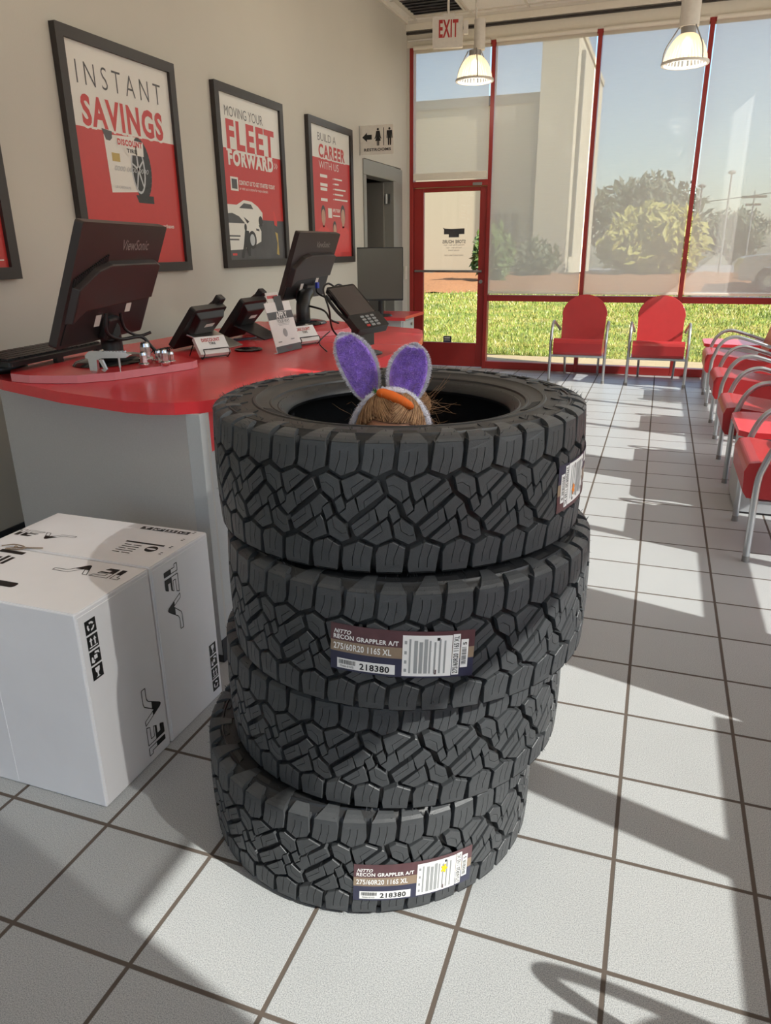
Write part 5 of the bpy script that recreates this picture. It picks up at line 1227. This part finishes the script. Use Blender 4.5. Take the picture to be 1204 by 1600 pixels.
hair.build('hair', [HAIRD, HAIR], person, smooth=180)

# headband
rb_ = random.Random(4)
def tuft(mb, p, nrm, ln, wd, mi):
    nrm = Vector(nrm).normalized(); d = (nrm+Vector((rb_.gauss(0, .45), rb_.gauss(0, .45), rb_.gauss(0, .45)))).normalized(); e = d.orthogonal().normalized(); e = (Matrix.Rotation(rb_.random()*6.28, 3, d) @ e)*wd
    p = Vector(p); mb.add([p-e, p+e, p+d*ln], [(0, 1, 2)], mi)
band = thing('bunny_ear_headband', tuple(hd(0, 0, .115)), 'fluffy headband with purple and white bunny ears and a carrot on the child\'s head', 'headband')
arc = [hd(.094*math.cos(t), .004-.012*math.sin(t), -.028+.136*math.sin(t)) for t in [rad(-8+196*i/30) for i in range(31)]]
b = MB(); b.tube(arc, .0095, 10)
for k in range(2600):
    t = rb_.random()*29.99; i = int(t); p = arc[i].lerp(arc[i+1], t-i); d = Vector((rb_.gauss(0, 1), rb_.gauss(0, 1), rb_.gauss(0, 1))); tg = (arc[i+1]-arc[i]).normalized(); d = (d-tg*d.dot(tg)).normalized(); tuft(b, p+d*.0092, d, .005, .0009, 0)
b.build('band', FURW, band, smooth=60)
def ear(base, tip, wid, bend, yaw, nm):
    """leaf-shaped plush ear: white back and rim, purple front"""
    base, tip = Vector(base), Vector(tip); U = (tip-base); Lg = U.length; U.normalize()
    toc = Vector((1.5126-.95, -1.175-.415, .25)).normalized(); Nn = (toc-U*toc.dot(U)).normalized(); Nn = Matrix.Rotation(yaw, 3, U) @ Nn; Wd = U.cross(Nn)
    def half(t): return wid*.5*max(.02, 1-abs(2*min(1, .06+.94*t)**1.15-1)**2.1)**.58
    def P(t, s, h): 
        c = .010*math.sin(PI*t)*bend
        return base+U*(Lg*t)+Wd*(half(t)*s+c)+Nn*(h+.012*math.sin(PI*t)*(1-s*s)*-.5)
    rows, cols = 22, 12; wv, pv = MB(), MB()
    for mb, k, h, dome in ((wv, 1.0, -.004, -.014), (pv, .89, .003, .006)):
        V = []; F = []
        for i in range(rows+1):
            t = i/rows if k == 1 else .05+.89*i/rows
            for j in range(cols+1):
                s = -1+2*j/cols; V.append(P(t, s*k, h+dome*(1-s*s)*math.sin(PI*t)))
        for i in range(rows):
            for j in range(cols): F.append((i*(cols+1)+j, i*(cols+1)+j+1, (i+1)*(cols+1)+j+1, (i+1)*(cols+1)+j))
        mb.add(V, F)
    V = []; F = []
    for i in range(rows+1):
        for s in (-1, 1):
            for h in (-.004, .004): V.append(P(i/rows, s, h))
    # white front skin, slightly behind the purple one
    V2 = []; F2 = []
    for i in range(rows+1):
        for j in range(cols+1): V2.append(P(i/rows, -1+2*j/cols, .0015))
    for i in range(rows):
        for j in range(cols): F2.append((i*(cols+1)+j, i*(cols+1)+j+1, (i+1)*(cols+1)+j+1, (i+1)*(cols+1)+j))
    wv.add(V2, F2)
    for k in range(2600):
        t = rb_.random(); s = rb_.choice((-1, 1))*(1-.14*rb_.random()); tuft(wv, P(t, s, .001*rb_.gauss(0, 1)), Wd*(1 if s > 0 else -1)*.8+Nn*rb_.uniform(-.6, .8)+U*.35, .0075, .0009, 0)
    for k in range(400): tuft(wv, P(.97+.03*rb_.random(), rb_.uniform(-.8, .8), 0), U+Nn*rb_.uniform(-.5, .5), .0075, .0009, 0)
    for k in range(5200):
        t = .05+.89*rb_.random(); s = rb_.uniform(-1, 1)*.82; tuft(pv, P(t, s, .003+.006*(1-s*s)*math.sin(PI*t)), Nn+U*.6+Wd*rb_.gauss(0, .3), .0075, .0008, 0)
    o = wv.build('ear', FURW, band, smooth=180); pv.build('inner_ear', FURP, o, smooth=180, label='purple plush inner ear')
ear((.900, .418, 1.066), (.830, .418, 1.212), .086, .7, -.1, 'l')
ear((.980, .418, 1.058), (1.010, .418, 1.194), .094, -.3, .1, 'r')
b = MB(); A0 = Vector((.933, .373, 1.093)); A1 = Vector((1.020, .372, 1.061)); U = A1-A0; Lg = U.length; U.normalize(); e1 = U.orthogonal().normalized(); e2 = U.cross(e1)
V = []; F = []; pr_ = [(0, .004), (.04, .0085), (.15, .0115), (.4, .0125), (.7, .0115), (.9, .009), (.97, .006), (1, .001)]
for t, r_ in pr_:
    for k in range(16): V.append(A0+U*(Lg*t)+e1*(r_*math.cos(2*PI*k/16))+e2*(r_*math.sin(2*PI*k/16))-Vector((0, 0, .004*math.sin(PI*t)*-1)))
for i in range(len(pr_)-1):
    for k in range(16): F.append((i*16+k, i*16+(k+1) % 16, (i+1)*16+(k+1) % 16, (i+1)*16+k))
b.add(V, F); ca = b.build('carrot', CARROT, band, smooth=180)
b = MB()
for k in range(9):
    d = (-U+Vector((rb_.gauss(0, .5), rb_.gauss(0, .5), rb_.gauss(0, .5)))).normalized(); b.tube([A0, A0+d*.006, A0+d*.012+Vector((0, 0, .002))], .0013, 5, r1=.0004)
b.build('carrot_leaves', GLEAF, ca, label='green carrot leaves')
